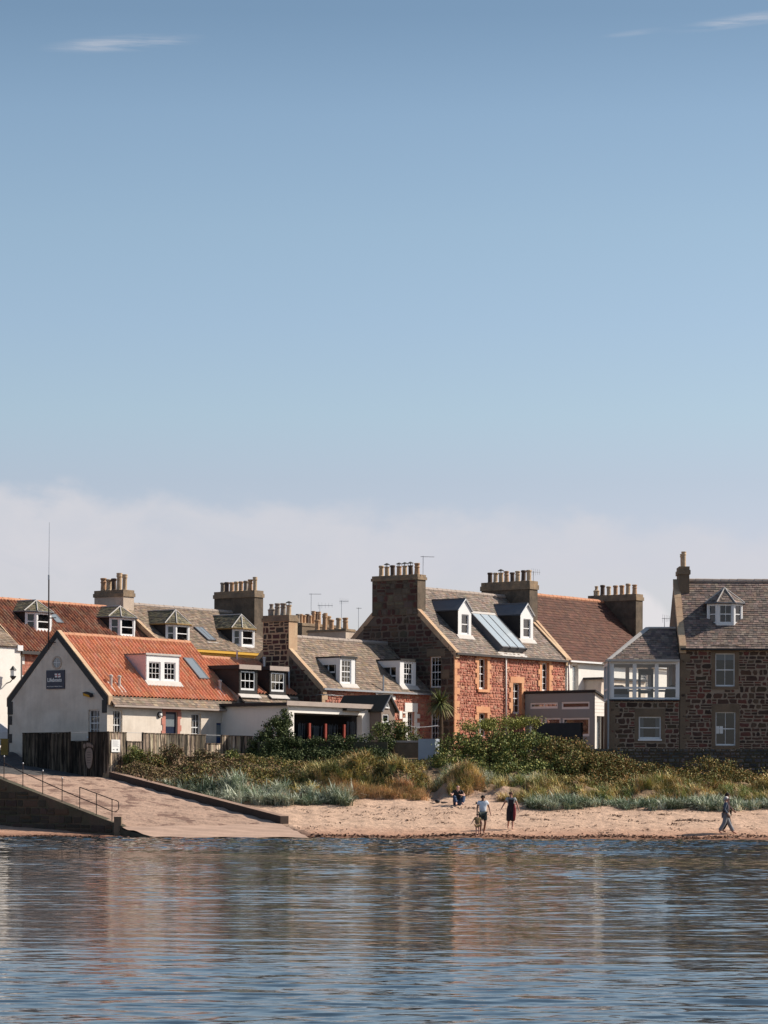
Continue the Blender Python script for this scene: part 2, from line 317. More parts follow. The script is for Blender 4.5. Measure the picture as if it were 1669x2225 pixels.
def stones(mb, T, a0, a1, b0, b1, holes=(), inside=None, ch=(.16, .3), cw=(.2, .55), gap=.022, out=.02, pal=((.2, .1, .07),), m=0, rough=.25, jcol=.2):
    b = b0
    while b < b1-.05:
        h = random.uniform(*ch); h = min(h, b1-b); a = a0-random.uniform(0, .2)
        while a < a1:
            w = random.uniform(*cw)*(.7+h)
            split = h > .2 and random.random() < .3
            for (q0, q1) in (((b, b+h/2), (b+h/2, b+h)) if split else ((b, b+h),)):
                s0, s1 = max(a, a0)+gap/2, min(a+w, a1)-gap/2; t0, t1 = q0+gap/2, q1-gap/2
                for hh in holes:
                    if s1 > hh[0] and s0 < hh[1] and t1 > hh[2] and t0 < hh[3]:
                        cands = [(min(s1, hh[0]-.005)-s0, 'l'), (s1-max(s0, hh[1]+.005), 'r')]; k = max(cands)
                        if k[1] == 'l': s1 = min(s1, hh[0]-.005)
                        else: s0 = max(s0, hh[1]+.005)
                if s1-s0 < .06 or t1-t0 < .05: continue
                if inside and not all(inside(x, y) for x in (s0, s1) for y in (t0, t1)): continue
                dx, dy = (s1-s0), (t1-t0); r = min(dx, dy)*rough; J = lambda k: random.uniform(0, k)
                pts = [(s0+J(r), t0+J(r*.5)), (s0+dx*.5, t0+J(r*.5)), (s1-J(r), t0+J(r*.5)), (s1-J(r*.5), t0+dy*.5), (s1-J(r), t1-J(r*.5)), (s0+dx*.5, t1-J(r*.7)), (s0+J(r), t1-J(r*.5)), (s0+J(r*.5), t0+dy*.5)]
                c = jit(random.choice(pal), jcol, .06); i = len(mb.v); cx, cy = (s0+s1)/2, (t0+t1)/2; o = out*random.uniform(.5, 1.4); k = .93
                mb.v += [tuple(T(x, y, .001)) for x, y in pts]
                mb.v += [tuple(T(cx+(x-cx)*k, cy+(y-cy)*k, o*random.uniform(.6, 1.25))) for x, y in pts]
                mb.v.append(tuple(T(cx, cy, o*random.uniform(.8, 1.5))))
                for j in range(8):
                    q = (j+1) % 8; mb.f.append((i+j, i+q, i+8+q, i+8+j)); mb.m.append(m); mb.c.append(c)
                    mb.f.append((i+8+j, i+8+q, i+16)); mb.m.append(m); mb.c.append(c)
            a += w
        b += h

def slates(mb, O, U, S, length, height, w=.2, e=.18, pal=((.2, .16, .13),), m=0, clip=None, lift=.022, jcol=.22):
    O, U, S = Vector(O), Vector(U).normalized(), Vector(S).normalized(); N = U.cross(S)
    def P(a, s, d): return O+U*a+S*s+N*d
    if clip is None: mb.poly([P(0, 0, -.01), P(length, 0, -.01), P(length, height, -.01), P(0, height, -.01)], m, (.12, .1, .09))
    r = 0; s = 0
    while s < height-.03:
        h = min(e, height-s); a = -random.uniform(0, w)
        tone = random.uniform(.93, 1.07)
        while a < length:
            ww = w*random.uniform(.7, 1.3); x0, x1 = max(a, 0)+.004, min(a+ww, length)-.004; a += ww
            if x1-x0 < .03: continue
            if clip and not (clip(x0, s) and clip(x1, s+h*.6) and clip(x0, s+h*.6) and clip(x1, s)): continue
            c = tuple(tone*x for x in jit(random.choice(pal), jcol, .05)); l = lift*random.uniform(.7, 1.5); j0, j1 = random.uniform(-.012, .012), random.uniform(-.012, .012)
            mb.poly([P(x0, s+j0, l), P(x1, s+j1, l*random.uniform(.8, 1.2)), P(x1, s+h+.02, .004), P(x0, s+h+.02, .004)], m, c)
            mb.poly([P(x0, s+j0, 0), P(x1, s+j1, 0), P(x1, s+j1, l), P(x0, s+j0, l)], m, tuple(.8*q for q in c))
        s += h
def pantiles(mb, O, U, S, length, height, w=.27, e=.33, pal=((.5, .2, .1),), m=0, amp=.095, jcol=.06):
    O, U, S = Vector(O), Vector(U).normalized(), Vector(S).normalized(); N = U.cross(S); K = 8
    nt_ = max(2, int(round(length/w))); w = length/nt_; nr = max(2, int(round(height/e))); e = height/nr
    prof = [amp*(.5+.5*math.cos(2*math.pi*(k/K))**1)*(1 if k < K else 1) for k in range(K+1)]
    tile = [[jit(random.choice(pal), jcol, .06) for _ in range(nt_)] for _ in range(nr)]
    for r in range(nr):
        tone = random.uniform(.95, 1.05)
        for t in range(nt_):
            a0 = t*w; c = tuple(tone*q for q in tile[r][t]); dj = random.uniform(-.004, .006); i = len(mb.v)
            for k in range(K+1):
                a = a0+w*k/K; z = prof[k]
                mb.v.append(tuple(O+U*a+S*(r*e)+N*(z+.02+dj))); mb.v.append(tuple(O+U*a+S*((r+1)*e+.02)+N*(z+.005)))
                mb.v.append(tuple(O+U*a+S*(r*e)+N*(z+.0)))
            for k in range(K):
                q = i+3*k; mb.f.append((q, q+3, q+4, q+1)); mb.m.append(m); mb.c.append(c)
                mb.f.append((q+2, q+5, q+3, q)); mb.m.append(m); mb.c.append(tuple(.85*x for x in c))

def ridge_tiles(mb, p0, p1, r=.13, seg=.45, m=0, c=None):
    p0, p1 = Vector(p0), Vector(p1); n = max(1, int((p1-p0).length/seg)); d = (p1-p0)/n
    for k in range(n):
        a = p0+d*k; b = p0+d*(k+1.03); q = random.uniform(-.008, .008)
        mb.tube([a+Vector((0, 0, q)), b+Vector((0, 0, q))], [r*1.04, r*.97], 8, m, c)

def window(parent, T, a0, a1, b0, b1, rec=.12, nx=2, nu=2, nl=2, fw=.055, bar=.022, split=.5, sub=False, sill='paint', curtain=None, blind=None, fm='paint', name='window', label=None, meet=True, sillw=.04):
    """sash window: outer frame, meeting rail, glazing bars, glass; a0..a1 x b0..b1 in wall coordinates, recessed by rec"""
    f = MB(); d0, d1 = -rec-.06, -rec
    f.tb(T, a0, a0+fw, b0, b1, d0, d1); f.tb(T, a1-fw, a1, b0, b1, d0, d1)
    f.tb(T, a0+fw, a1-fw, b1-fw, b1, d0, d1); f.tb(T, a0+fw, a1-fw, b0, b0+fw*1.5, d0, d1)
    bm = b0+(b1-b0)*split; i0, i1 = b0+fw*1.5, b1-fw
    if meet: f.tb(T, a0+fw, a1-fw, bm-.025, bm+.025, d0-.01, d1-.008)
    for k in range(1, nx):
        x = a0+fw+(a1-a0-2*fw)*k/nx; f.tb(T, x-bar/2, x+bar/2, i0, i1, d0+.015, d1-.012)
    for lo, hi, n in ((i0, bm-.025 if meet else i1, nl), (bm+.025, i1, nu)):
        if not meet and lo != i0: continue
        for k in range(1, n):
            z = lo+(hi-lo)*k/n; f.tb(T, a0+fw, a1-fw, z-bar/2, z+bar/2, d0+.016, d1-.014)
    g = MB(); gp = [T(a0+fw, i0, d0+.02), T(a1-fw, i0, d0+.02), T(a1-fw, i1, d0+.02), T(a0+fw, i1, d0+.02)]
    if sub:                                         # inside a dormer: one mesh with frame and glass
        f.poly(gp, 1)
        dk = [T(a0, b0, d0-.35), T(a1, b0, d0-.35), T(a1, b1, d0-.35), T(a0, b1, d0-.35)]; f.poly(dk, 2)
        if curtain:
            for (x, y) in curtain: f.tb(T, a0+(a1-a0)*x, a0+(a1-a0)*y, b0+.03, b1-.03, d0-.1, d0-.08, 3)
        if blind: f.tb(T, a0+fw, a1-fw, b1-(b1-b0)*blind, b1-fw, d0-.06, d0-.04, 3)
        o = f.build(name, [fm, 'glass', 'blackpaint', 'curtain'], parent); 
    else:
        o = f.build(name, [fm], parent); g.poly(gp); g.build('pane', ['glass'], o)
        if curtain:
            c = MB()
            for (x, y) in curtain:
                n = 10; A0, A1 = a0+(a1-a0)*x, a0+(a1-a0)*y
                for k in range(n):
                    u, v = A0+(A1-A0)*k/n, A0+(A1-A0)*(k+1)/n; dd = (.03 if k % 2 else 0); de = .03-dd
                    c.poly([T(u, b0+.03, d0-.12+dd), T(v, b0+.03, d0-.12+de), T(v, b1-.03, d0-.12+de), T(u, b1-.03, d0-.12+dd)])
            c.build('curtain', ['curtain'], o)
        if blind: c = MB(); c.tb(T, a0+fw, a1-fw, b1-(b1-b0)*blind, b1-fw, d0-.05, d0-.04); c.build('blind', ['curtain'], o)
    if sill:
        s = MB(); s.tb(T, a0-sillw, a1+sillw, b0-.09, b0-.001, -rec, .07)
        if sub: pass
        else: s.build('sill', [sill], o)
    if label: o['label'] = label
    return o

POT = {}
def pot_mesh(kind):
    if kind in POT: return POT[kind]
    b = MB(); c = {'b': (.60, .45, .30), 't': (.52, .33, .20), 'd': (.14, .10, .08), 'g': (.34, .29, .24)}[kind[0]]
    if kind[1] == '1': pr = [(.15, 0), (.15, .06), (.125, .1), (.12, .62), (.15, .66), (.15, .74), (.12, .78), (.10, .78), (.10, .6)]
    elif kind[1] == '2': pr = [(.16, 0), (.14, .12), (.12, .5), (.145, .52), (.145, .57), (.12, .6), (.12, .7), (.15, .73), (.15, .8), (.115, .82), (.09, .7)]
    elif kind[1] == '3': pr = [(.14, 0), (.12, .1), (.115, .85), (.14, .88), (.14, .98), (.12, 1.02), (.14, 1.05), (.14, 1.12), (.1, 1.13), (.09, .9)]
    elif kind[1] == '5': pr = [(.17, 0), (.17, .35), (.19, .37), (.19, .42), (.12, .46), (.09, .55), (.09, .68), (.11, .7), (.11, .76), (.06, .78)]
    else: pr = [(.15, 0), (.13, .1), (.12, .6), (.15, .64), (.15, .7), (.1, .7), (.06, .6)]
    b.lathe(pr, 12, c=c)
    if kind[1] == '4':
        b.lathe([(.02, .7), (.02, .86)], 6, c=(.05, .05, .05)); b.lathe([(.17, .84), (.17, .86), (.03, .96)], 10, c=(.09, .085, .08))
        for a in range(3):
            t = a*2.09; b.tube([(.12*math.cos(t), .12*math.sin(t), .69), (.15*math.cos(t), .15*math.sin(t), .86)], .008, 5, c=(.05, .05, .05))
    o = b.build('chimney_pot', ['pot'], None, smooth=False); me = o.data; bpy.data.objects.remove(o); POT[kind] = me; return me
def chimney(h, x0, x1, y0, y1, z0, z1, body='sooty', pots=(), cope='cope', ch=.28, potscale=1, stone=None, light=None, axis='y', base=None):
    b = MB(); b.box(x0, x1, y0, y1, z0, z1-ch)
    k = .06; b.box(x0-k, x1+k, y0-k, y1+k, z1-ch, z1-ch*.45, 1)
    b.box(x0-k*.2, x1+k*.2, y0-k*.2, y1+k*.2, z1-ch*.45, z1, 1)
    if stone:                                       # stones proud of the wide faces
        stones(b, h.G(x0), -y1, -y0, z0, z1-ch, pal=stone, m=2, ch=(.2, .42), cw=(.25, .6), gap=.04, out=.015)
    o = b.build('chimney', [body, cope, 'stone'], h.root)
    n = len(pots)
    for i, pk in enumerate(pots):
        if pk is None: continue
        t = (i+.5)/n; p = bpy.data.objects.new('chimney_pot', pot_mesh(pk)); COL.objects.link(p); p.parent = o
        if axis == 'y': p.location = ((x0+x1)/2+random.uniform(-.03, .03), y1-.12-(y1-y0-.24)*t, z1-.02)
        else: p.location = (x0+.12+(x1-x0-.24)*t, (y0+y1)/2+random.uniform(-.03, .03), z1-.02)
        s = potscale*random.uniform(.96, 1.04); p.scale = (s*1.08, s*1.08, s*random.uniform(.76, .88)); p.rotation_euler = (random.uniform(-.03, .03), random.uniform(-.03, .03), random.uniform(0, 6))
    return o
def aerial(p, hgt, arm, rz=0, kind=0, label=''):
    r = empty('tv_aerial', p, rz, label, 'aerial')
    b = MB(); b.tube([(0, 0, 0), (0, 0, hgt)], .018, 6); b.build('mast', ['galv'], r)
    c = MB(); c.tube([(-.15, 0, hgt-.05), (arm, 0, hgt-.05)], .016, 5)
    n = 9 if kind == 0 else 5
    for i in range(n):
        x = -.1+(arm+.05)*i/(n-1); l = .16-.06*i/n
        if kind == 0: c.tube([(x, -l, hgt-.05), (x, l, hgt-.05)], .008, 4)
        else: c.tube([(x, 0, hgt-.05-l*1.4), (x, 0, hgt-.05+l*1.4)], .008, 4)
    c.build('antenna_array', ['galv'], r); return r
def pipe(parent, pts, r=.05, matk='gutter', name='drainpipe'):
    b = MB(); b.tube(pts, r, 8); return b.build(name, [matk], parent, smooth=True)
def skew(h, x0, x1, y0, z0, y1, z1, up=.16, matk='buff', name='skew', down=.25):
    """coping along a verge from eave (y0,z0) to ridge (y1,z1)"""
    b = MB(); n = max(2, int(math.hypot(y1-y0, z1-z0)/.7))
    for k in range(n):
        t0, t1 = k/n, (k+1)/n-.004; j = random.uniform(-.008, .008)
        a, c, e, g = y0+(y1-y0)*t0, z0+(z1-z0)*t0, y0+(y1-y0)*t1, z0+(z1-z0)*t1
        if y1 > y0: b.hexa([(x0+j, a, c-down), (x1+j, a, c-down), (x1+j, e, g-down), (x0+j, e, g-down), (x0+j, a, c+up), (x1+j, a, c+up), (x1+j, e, g+up), (x0+j, e, g+up)])
        else: b.hexa([(x0+j, e, g-down), (x1+j, e, g-down), (x1+j, a, c-down), (x0+j, a, c-down), (x0+j, e, g+up), (x1+j, e, g+up), (x1+j, a, c+up), (x0+j, a, c+up)])
    return b.build(name, [matk], h.root)
def shell(h, ln, D, ze, yr, zr, fh=(), gh=(), wall='white', gable=None, st=None, stg=None, bot=-1.6, rev=.16, mr=None, mort='mortar', zg=None):
    """four walls; fh front openings, gh left gable openings; st = stone palette for the front, stg for the left gable"""
    fr = MB(); panel(fr, h.T(), 0, ln, bot, ze, fh, 0, 2 if mr else 0, rev)
    if st: stones(fr, h.T(), 0, ln, bot, ze, fh, m=1, **st)
    fr.build('front_wall', [wall if not st else mort, 'stone', mr or wall], h.root)
    g = MB(); T = h.G(); panel(g, T, -D, 0, bot, ze, gh, 0, 2 if mr else 0, rev)
    g.poly([T(-D, ze, 0), T(0, ze, 0), T(-yr, zr, 0)], 0)
    if stg:
        stones(g, T, -D, 0, bot, ze, gh, m=1, **stg)
        stones(g, T, -D, 0, ze, zr, (), inside=lambda a, b: (b-ze) < (zr-ze)*min((-a)/yr, (D+a)/(D-yr)), m=1, **stg)
    g.build('gable_wall', [(gable or wall) if not stg else 'mortar', 'stone', mr or wall], h.root)
    r = MB(); r.poly([(ln, 0, bot), (ln, D, bot), (ln, D, ze), (ln, yr, zr), (ln, 0, ze)]); r.poly([(ln, D, bot), (0, D, bot), (0, D, ze), (ln, D, ze)])
    r.poly([(0, 0, bot), (0, D, bot), (ln, D, bot), (ln, 0, bot)])
    r.build('rear_wall', [gable or wall], h.root)
# ================================================================== buildings
def rh(h, px, py): return h.hit(px, py, (0, -h.t, 1), h.ze)
def setroof(h, ze, yr, zr, ln, D): h.ze, h.yr, h.zr, h.ln, h.D = ze, yr, zr, ln, D; h.t = (zr-ze)/yr
def slope(h, x0, x1, kind, pal, back=True, over=.12, ridge=None, **k):
    """front and rear roof planes with eaves a little proud"""
    L_ = math.hypot(h.yr+over, (h.yr+over)*h.t); S = Vector((0, 1, h.t)).normalized()
    b = MB(); fn = slates if kind == 'slate' else pantiles
    fn(b, (x0, -over, h.ze-over*h.t+.03), (1, 0, 0), S, x1-x0, L_, pal=pal, **k)
    tb_ = (h.zr-h.ze)/(h.D-h.yr); b.poly([(x0, h.D+over, h.ze-over*tb_), (x0, h.yr, h.zr+.02), (x1, h.yr, h.zr+.02), (x1, h.D+over, h.ze-over*tb_)], 0, pal[0])
    b.poly([(x0, -over, h.ze-over*h.t), (x1, -over, h.ze-over*h.t), (x1, h.yr, h.zr), (x0, h.yr, h.zr)], 0, (.1, .08, .07))
    o = b.build('roof', [{'slate': 'slate', 'tile': 'pantile', 'old': 'oldtile'}[kind]], h.root)
    if ridge:
        b = MB(); ridge_tiles(b, (x0, h.yr, h.zr+.03), (x1, h.yr, h.zr+.03)); b.build('ridge', [ridge], h.root)
    return o
def flatdormer(h, fx, wins, ybot, roofm='lead', face='paint', cheek='cheek', over=.1, thick=.1, fascia='leadlight', winkw={}, topz=None, frontm=None, cheek_fascia=None, side=None, apron=True):
    """box dormer: fx = (x0, ytop, x1, ybase) pixels of its face; wins = pixel boxes"""
    p = rh(h, (fx[0]+fx[2])/2, fx[3]); yd = p.y; a0, a1, b0, b1 = h.fb(*fx, y=yd); b0 = p.z; yb = min((b1-h.ze)/h.t, h.yr*1.0+.2)
    hs = [h.fb(*w, y=yd) for w in wins]; T = h.T(yd); d = MB(); panel(d, T, a0, a1, b0-.05, b1, hs, 0, rev=.1)
    for x, s in ((a0, 1), (a1, -1)):
        if side and x == a0:
            s0 = [h.hit(q[0], q[1], (1, 0, 0), a0) for q in side]      # side window, two pixel corners
            y0_, y1_ = sorted((s0[0].y, s0[1].y)); z0_, z1_ = sorted((s0[0].z, s0[1].z))
            G = h.G(a0); panel(d, G, -yb, -yd, b0-.05, b1, [(-y1_, -y0_, z0_, z1_)], 1, rev=.05)
        else:
            P = [(yd, h.ze+h.t*yd-.05), (yd, b1), (yb, b1), (yb, h.ze+h.t*yb-.05)]
            d.extr(P if s == 1 else P, lambda u, v: (x, u, v), lambda u, v: (x+s*.06, u, v), 1)
    o = d.build('dormer', [face, cheek], h.root)
    r = MB(); r.box(a0-over, a1+over, yd-over, yb+.1, b1, b1+thick); r.box(a0-over-.01, a1+over+.01, yd-over-.015, yd-over+.02, b1-.02, b1+thick+.02, 1)
    r.build('dormer_roof', [roofm, fascia], o)
    if cheek_fascia:
        c = MB(); c.hexa([(a0-.03, yd, b1-cheek_fascia), (a0-.002, yd, b1-cheek_fascia), (a0-.002, yb-.35, b1-cheek_fascia), (a0-.03, yb-.35, b1-cheek_fascia), (a0-.03, yd, b1-.002), (a0-.002, yd, b1-.002), (a0-.002, yb, b1-.002), (a0-.03, yb, b1-.002)])
        c.box(a0-.05, a0-.003, yd, yd+.28, h.ze+h.t*yd, b1-cheek_fascia); c.build('cheek_board', ['paint'], o)
    if side:
        y0_, y1_ = sorted((s0[0].y, s0[1].y)); z0_, z1_ = sorted((s0[0].z, s0[1].z))
        window(o, h.G(a0), -y1_, -y0_, z0_, z1_, rec=.03, nx=1, nu=1, nl=1, sub=True, sill=None, meet=False)
    for q in hs: window(o, T, *q, sub=True, rec=.04, sill=None, **winkw)
    if apron:
        s = MB(); n = .22; z = h.ze+h.t*yd+(.1 if cheek == 'pink' else 0); s.hexa([(a0-.08, yd-n, z-n*h.t+.04), (a1+.08, yd-n, z-n*h.t+.04), (a1+.08, yd, z+.0), (a0-.08, yd, z+.0), (a0-.08, yd-n, z-n*h.t+.07), (a1+.08, yd-n, z-n*h.t+.07), (a1+.08, yd-.003, z+.1), (a0-.08, yd-.003, z+.1)]); s.build('apron', ['leadlight'], o)
    return o, yd, (a0, a1, b0, b1)
def cantdormer(h, x0, x1, ytop, ybase, apexpx, cant=.55, pal=((.2, .16, .13),), cheek='cheek', trim='leadlight', eave='lead', front=(.0,), depth=None, ridge_back=True, sidewin=True):
    """canted bay dormer; x0..x1 pixels of whole face, ytop/ybase pixels, apexpx height pixel of its little roof"""
    p = rh(h, (x0+x1)/2, ybase); yd = p.y; a0, a1, b0, b1 = h.fb(x0, ytop, x1, ybase, y=yd); b0 = p.z
    c = (a1-a0)*.27
    if abs(h.sa) > .1:
        xm = x0+.43*(x1-x0); c = (xm-x0)/46; ym_ = (ytop+ybase)/2; a0 = h.f(xm, ym_, yd)[0]-c; a1 = h.f(x1, ym_, yd)[0]+c
    yf = yd; yk = yd+c*.8
    zr_ = h.f((x0+x1)/2, apexpx, yd+c)[1]; yb = (b1-h.ze)/h.t; o = MB()
    pl = [(a0, yb), (a0, yk), (a0+c, yf), (a1-c, yf), (a1, yk), (a1, yb)]
    def seg(P, Q, m, bz=None):
        zb = lambda q: h.ze+h.t*q[1]-.05; z0 = min(zb(P), zb(Q)) if bz is None else bz
        o.poly([(P[0], P[1], zb(P)), (Q[0], Q[1], zb(Q)), (Q[0], Q[1], b1), (P[0], P[1], b1)], m)
    seg(pl[0], pl[1], 1); seg(pl[4], pl[5], 1)
    body = None
    def TT(P, Q):
        P, Q = Vector((*P, 0)), Vector((*Q, 0)); U = (Q-P).normalized(); N = Vector((U.y, -U.x, 0))
        return (lambda a, b, d: P+U*a+N*d+Vector((0, 0, b))), (Q-P).length
    wins = []
    for P, Q, m in ((pl[1], pl[2], .16), (pl[2], pl[3], .1), (pl[3], pl[4], .16)):
        T, l = TT(P, Q); mm = .1; hz = b0+.16 if P == pl[2] else b0+.16+(.0)
        hole = (mm, l-mm, max(hz, b0+.1), b1-.12); panel(o, T, 0, l, b0-.05, b1, [hole], 0, rev=.06); wins.append((T, hole))
    d = o.build('dormer', ['paint', cheek], h.root)
    for i, (T, hole) in enumerate(wins): window(d, T, *hole, sub=True, rec=.03, nx=2 if (i == 1 and len(front) > 1) else 1, nu=1, nl=1, sill=None)
    k = .1; E = [(a0-k, yb), (a0-k, yk-k*.4), (a0+c-k*.4, yf-k), (a1-c+k*.4, yf-k), (a1+k, yk-k*.4), (a1+k, yb)]
    ym = (a0+a1)/2; A = Vector((ym, yf+c*1.15, zr_)); yr_ = (zr_-h.ze)/h.t; B = Vector((ym, min(yr_, h.yr), zr_))
    r = MB(); E3 = [Vector((x, y, b1)) for x, y in E]
    for poly in ([E3[0], E3[1], A, B], [E3[1], E3[2], A], [E3[2], E3[3], A], [E3[3], E3[4], A], [E3[4], E3[5], B, A]):
        U = (poly[1]-poly[0]).normalized(); n = (poly[1]-poly[0]).cross(poly[2]-poly[0]).normalized()
        r.poly(poly, 0, jit(pal[0], .05)); S = n.cross(U)
        # slates clipped to the facet
        pts2 = [((q-poly[0]).dot(U), (q-poly[0]).dot(S)) for q in poly]; mx0, mx1 = min(q[0] for q in pts2), max(q[0] for q in pts2)
        def inside(a, s, pts2=pts2):
            sg = 0
            for i in range(len(pts2)):
                (x_0, y_0), (x_1, y_1) = pts2[i], pts2[(i+1) % len(pts2)]; cr_ = (x_1-x_0)*(s-y_0)-(y_1-y_0)*(a-x_0)
                if cr_ < -1e-4: return False
            return True
        slates(r, poly[0]+U*mx0, U, S, mx1-mx0, max(q[1] for q in pts2), pal=pal, clip=lambda a, s, f=inside, m0=mx0: f(a+m0, s), w=.2, e=.17)
    for q in E3[1:5]: r.tube([q+Vector((0, 0, .02)), A+Vector((0, 0, .03))], .035, 6, 1)
    r.tube([A+Vector((0, 0, .03)), B+Vector((0, 0, .03))], .04, 6, 1)
    for i in range(5): r.tube([E3[i]-Vector((0, 0, .03)), E3[i+1]-Vector((0, 0, .03))], .045, 6, 2)
    r.build('dormer_roof', ['slate', trim, eave], d); return d
def gabledormer(h, x0, x1, yapex, yshould, ybase, win, cheek='cheek'):
    p = rh(h, (x0+x1)/2, ybase); yd = p.y; a0, a1, b0, bs = h.fb(x0, yshould, x1, ybase, y=yd); b0 = p.z; bz = h.f((x0+x1)/2, yapex, yd)[1]
    am = (a0+a1)/2; hole = h.fb(*win, y=yd); T = h.T(yd); d = MB(); panel(d, T, a0, a1, b0-.05, bs, [hole], 0, rev=.1)
    d.poly([T(a0, bs, 0), T(a1, bs, 0), T(am, bz, 0)], 0)
    yb = (bs-h.ze)/h.t; yt = (bz-h.ze)/h.t
    d.poly([(a0, yb, bs), (a0, yd, h.ze+h.t*yd), (a0, yd, bs)][::-1] and [(a0, yb, bs), (a0, yd, h.ze+h.t*yd-.05), (a0, yd, bs)], 1)
    d.poly([(a1, yd, h.ze+h.t*yd-.05), (a1, yb, bs), (a1, yd, bs)], 1)
    o = d.build('dormer', ['paint', cheek], h.root); r = MB()
    for s, e in ((-1, a0), (1, a1)):
        q = .07; dx = (am-e); n = .05; zz = (bz-bs)/abs(dx)
        P = [(e+s*q, yd-q, bs-q*zz), (e+s*q, yb+.0, bs-q*zz), (am, yt, bz), (am, yd-q, bz)]; P = P if s < 0 else P[::-1]
        r.poly(P); r.poly([(x, y, z+.06) for x, y, z in P][::-1]); 
        r.poly([P[0], P[3], (P[3][0], P[3][1], P[3][2]+.06), (P[0][0], P[0][1], P[0][2]+.06)])
        r.tube([(e+s*q, yd-q, bs-q*zz+.03), (am, yd-q, bz+.03)], .035, 6, 1)
    r.tube([(am, yd-.08, bz+.06), (am, yt, bz+.06)], .045, 6)
    r.build('dormer_roof', ['lead', 'paint'], o)
    window(o, T, *hole, sub=True, rec=.05, nx=1, nu=1, nl=1, sill=None, curtain=[(.1, .9)])
    s = MB(); n = .2; z = h.ze+h.t*yd; s.hexa([(a0-.15, yd-n, z-n*h.t+.04), (a1+.15, yd-n, z-n*h.t+.04), (a1+.15, yd, z), (a0-.15, yd, z), (a0-.15, yd-n, z-n*h.t+.07), (a1+.15, yd-n, z-n*h.t+.07), (a1+.15, yd-.003, z+.12), (a0-.15, yd-.003, z+.12)]); s.build('apron', ['leadlight'], o)
    return o
def skylight(h, x0, x1, yt, yb, mul=0, raise_=.1, name='skylight', fm='lead', sheet=0):
    """px of the lower edge: x0..x1 at yb; yt = pixel height of the top edge"""
    p, q = rh(h, x0, yb), rh(h, x1, yb); r = rh(h, x1, yt); y0 = (p.y+q.y)/2
    top = h.hit((x0+x1)/2, yt, (0, -h.t, 1), h.ze).y; a0, a1 = p.x, q.x; S = Vector((0, 1, h.t)).normalized(); N = Vector((0, -h.t, 1)).normalized()
    O = Vector((a0, y0, h.ze+h.t*y0)); LL = (top-y0)*math.sqrt(1+h.t*h.t); T = lambda a, b, d: O+Vector((a, 0, 0))+S*b+N*d
    w = a1-a0; b = MB(); e = .07
    b.tb(T, 0, e, 0, LL, -.05, raise_); b.tb(T, w-e, w, 0, LL, -.05, raise_); b.tb(T, e, w-e, 0, e, -.05, raise_-.01); b.tb(T, e, w-e, LL-e, LL, -.05, raise_-.01)
    for k in range(1, mul+1): x = w*k/(mul+1); b.tb(T, x-.02, x+.02, e, LL-e, 0, raise_-.002)
    b.tb(T, -.12, w+.12, -.2, -.01, .0, .035, 1)
    o = b.build(name, [fm, 'leadlight'], h.root); g = MB(); g.poly([T(e, e, raise_-.012), T(w-e, e, raise_-.012), T(w-e, LL-e, raise_-.012), T(e, LL-e, raise_-.012)]); g.build('pane', ['roofglass'], o); return o
def surround(h, T, a0, a1, b0, b1, wl=.22, lint=.3, m='sandstone', sill=True, long=.16, alt=True, d=.03, name='window_surround', seed=0):
    b = MB(); random.seed(seed+int(a0*100)); z = b0; k = 0
    while z < b1-.02:
        hh = min(random.uniform(.24, .36), b1-z)
        if b1-z-hh < .08: hh = b1-z
        e = long if k % 2 else 0
        b.tb(T, a0-wl-e, a0, z, z+hh-.006, -.02, d); b.tb(T, a1, a1+wl+(long-e if alt else e), z, z+hh-.006, -.02, d); z += hh; k += 1
    b.tb(T, a0-wl-.05, a1+wl+.05, b1+.003, b1+lint, -.02, d+.004)
    if sill: b.tb(T, a0-wl*.7, a1+wl*.7, b0-.16, b0-.003, -.05, d+.06)
    return b.build(name, [m], h.root)
def quoins(h, T, a, s, b0, b1, m, name='quoins', w0=.28, w1=.5, hh=.3, d=.025, gap=False):
    b = MB(); z = b0; k = 0
    while z < b1-.05:
        w = w1 if k % 2 else w0; e = min(z+hh, b1)
        if not (gap and k % 2 == 0): b.tb(T, *sorted((a, a+s*w)), z, e-.008, -.02, d)
        z += hh; k += 1
    return b.build(name, [m], h.root)

M['ochre'] = flat('ochre painted gutter', (.30, .19, .07), .6)
ORANGE = [(.62, .245, .135), (.59, .23, .125), (.64, .27, .155), (.56, .215, .12), (.60, .275, .17)]
OLDT = [(.36, .14, .08), (.30, .12, .075), (.40, .17, .10), (.25, .11, .075), (.36, .20, .13)]
SL1 = [(.235, .178, .135), (.20, .153, .118), (.27, .207, .157), (.17, .133, .106), (.255, .182, .128)]
SL2 = [(.225, .18, .15), (.197, .158, .134), (.255, .205, .17), (.165, .137, .118), (.235, .168, .13)]
SL3 = [(.22, .165, .14), (.18, .14, .12), (.26, .20, .165), (.14, .112, .10), (.23, .16, .13)]
MOSS = [(.16, .14, .09), (.12, .11, .075), (.20, .17, .11), (.10, .09, .07)]
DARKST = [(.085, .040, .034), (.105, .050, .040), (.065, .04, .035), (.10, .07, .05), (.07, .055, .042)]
REDST = [(.47, .175, .12), (.42, .15, .105), (.50, .21, .145), (.38, .13, .095), (.52, .25, .17), (.46, .19, .13), (.54, .30, .21)]

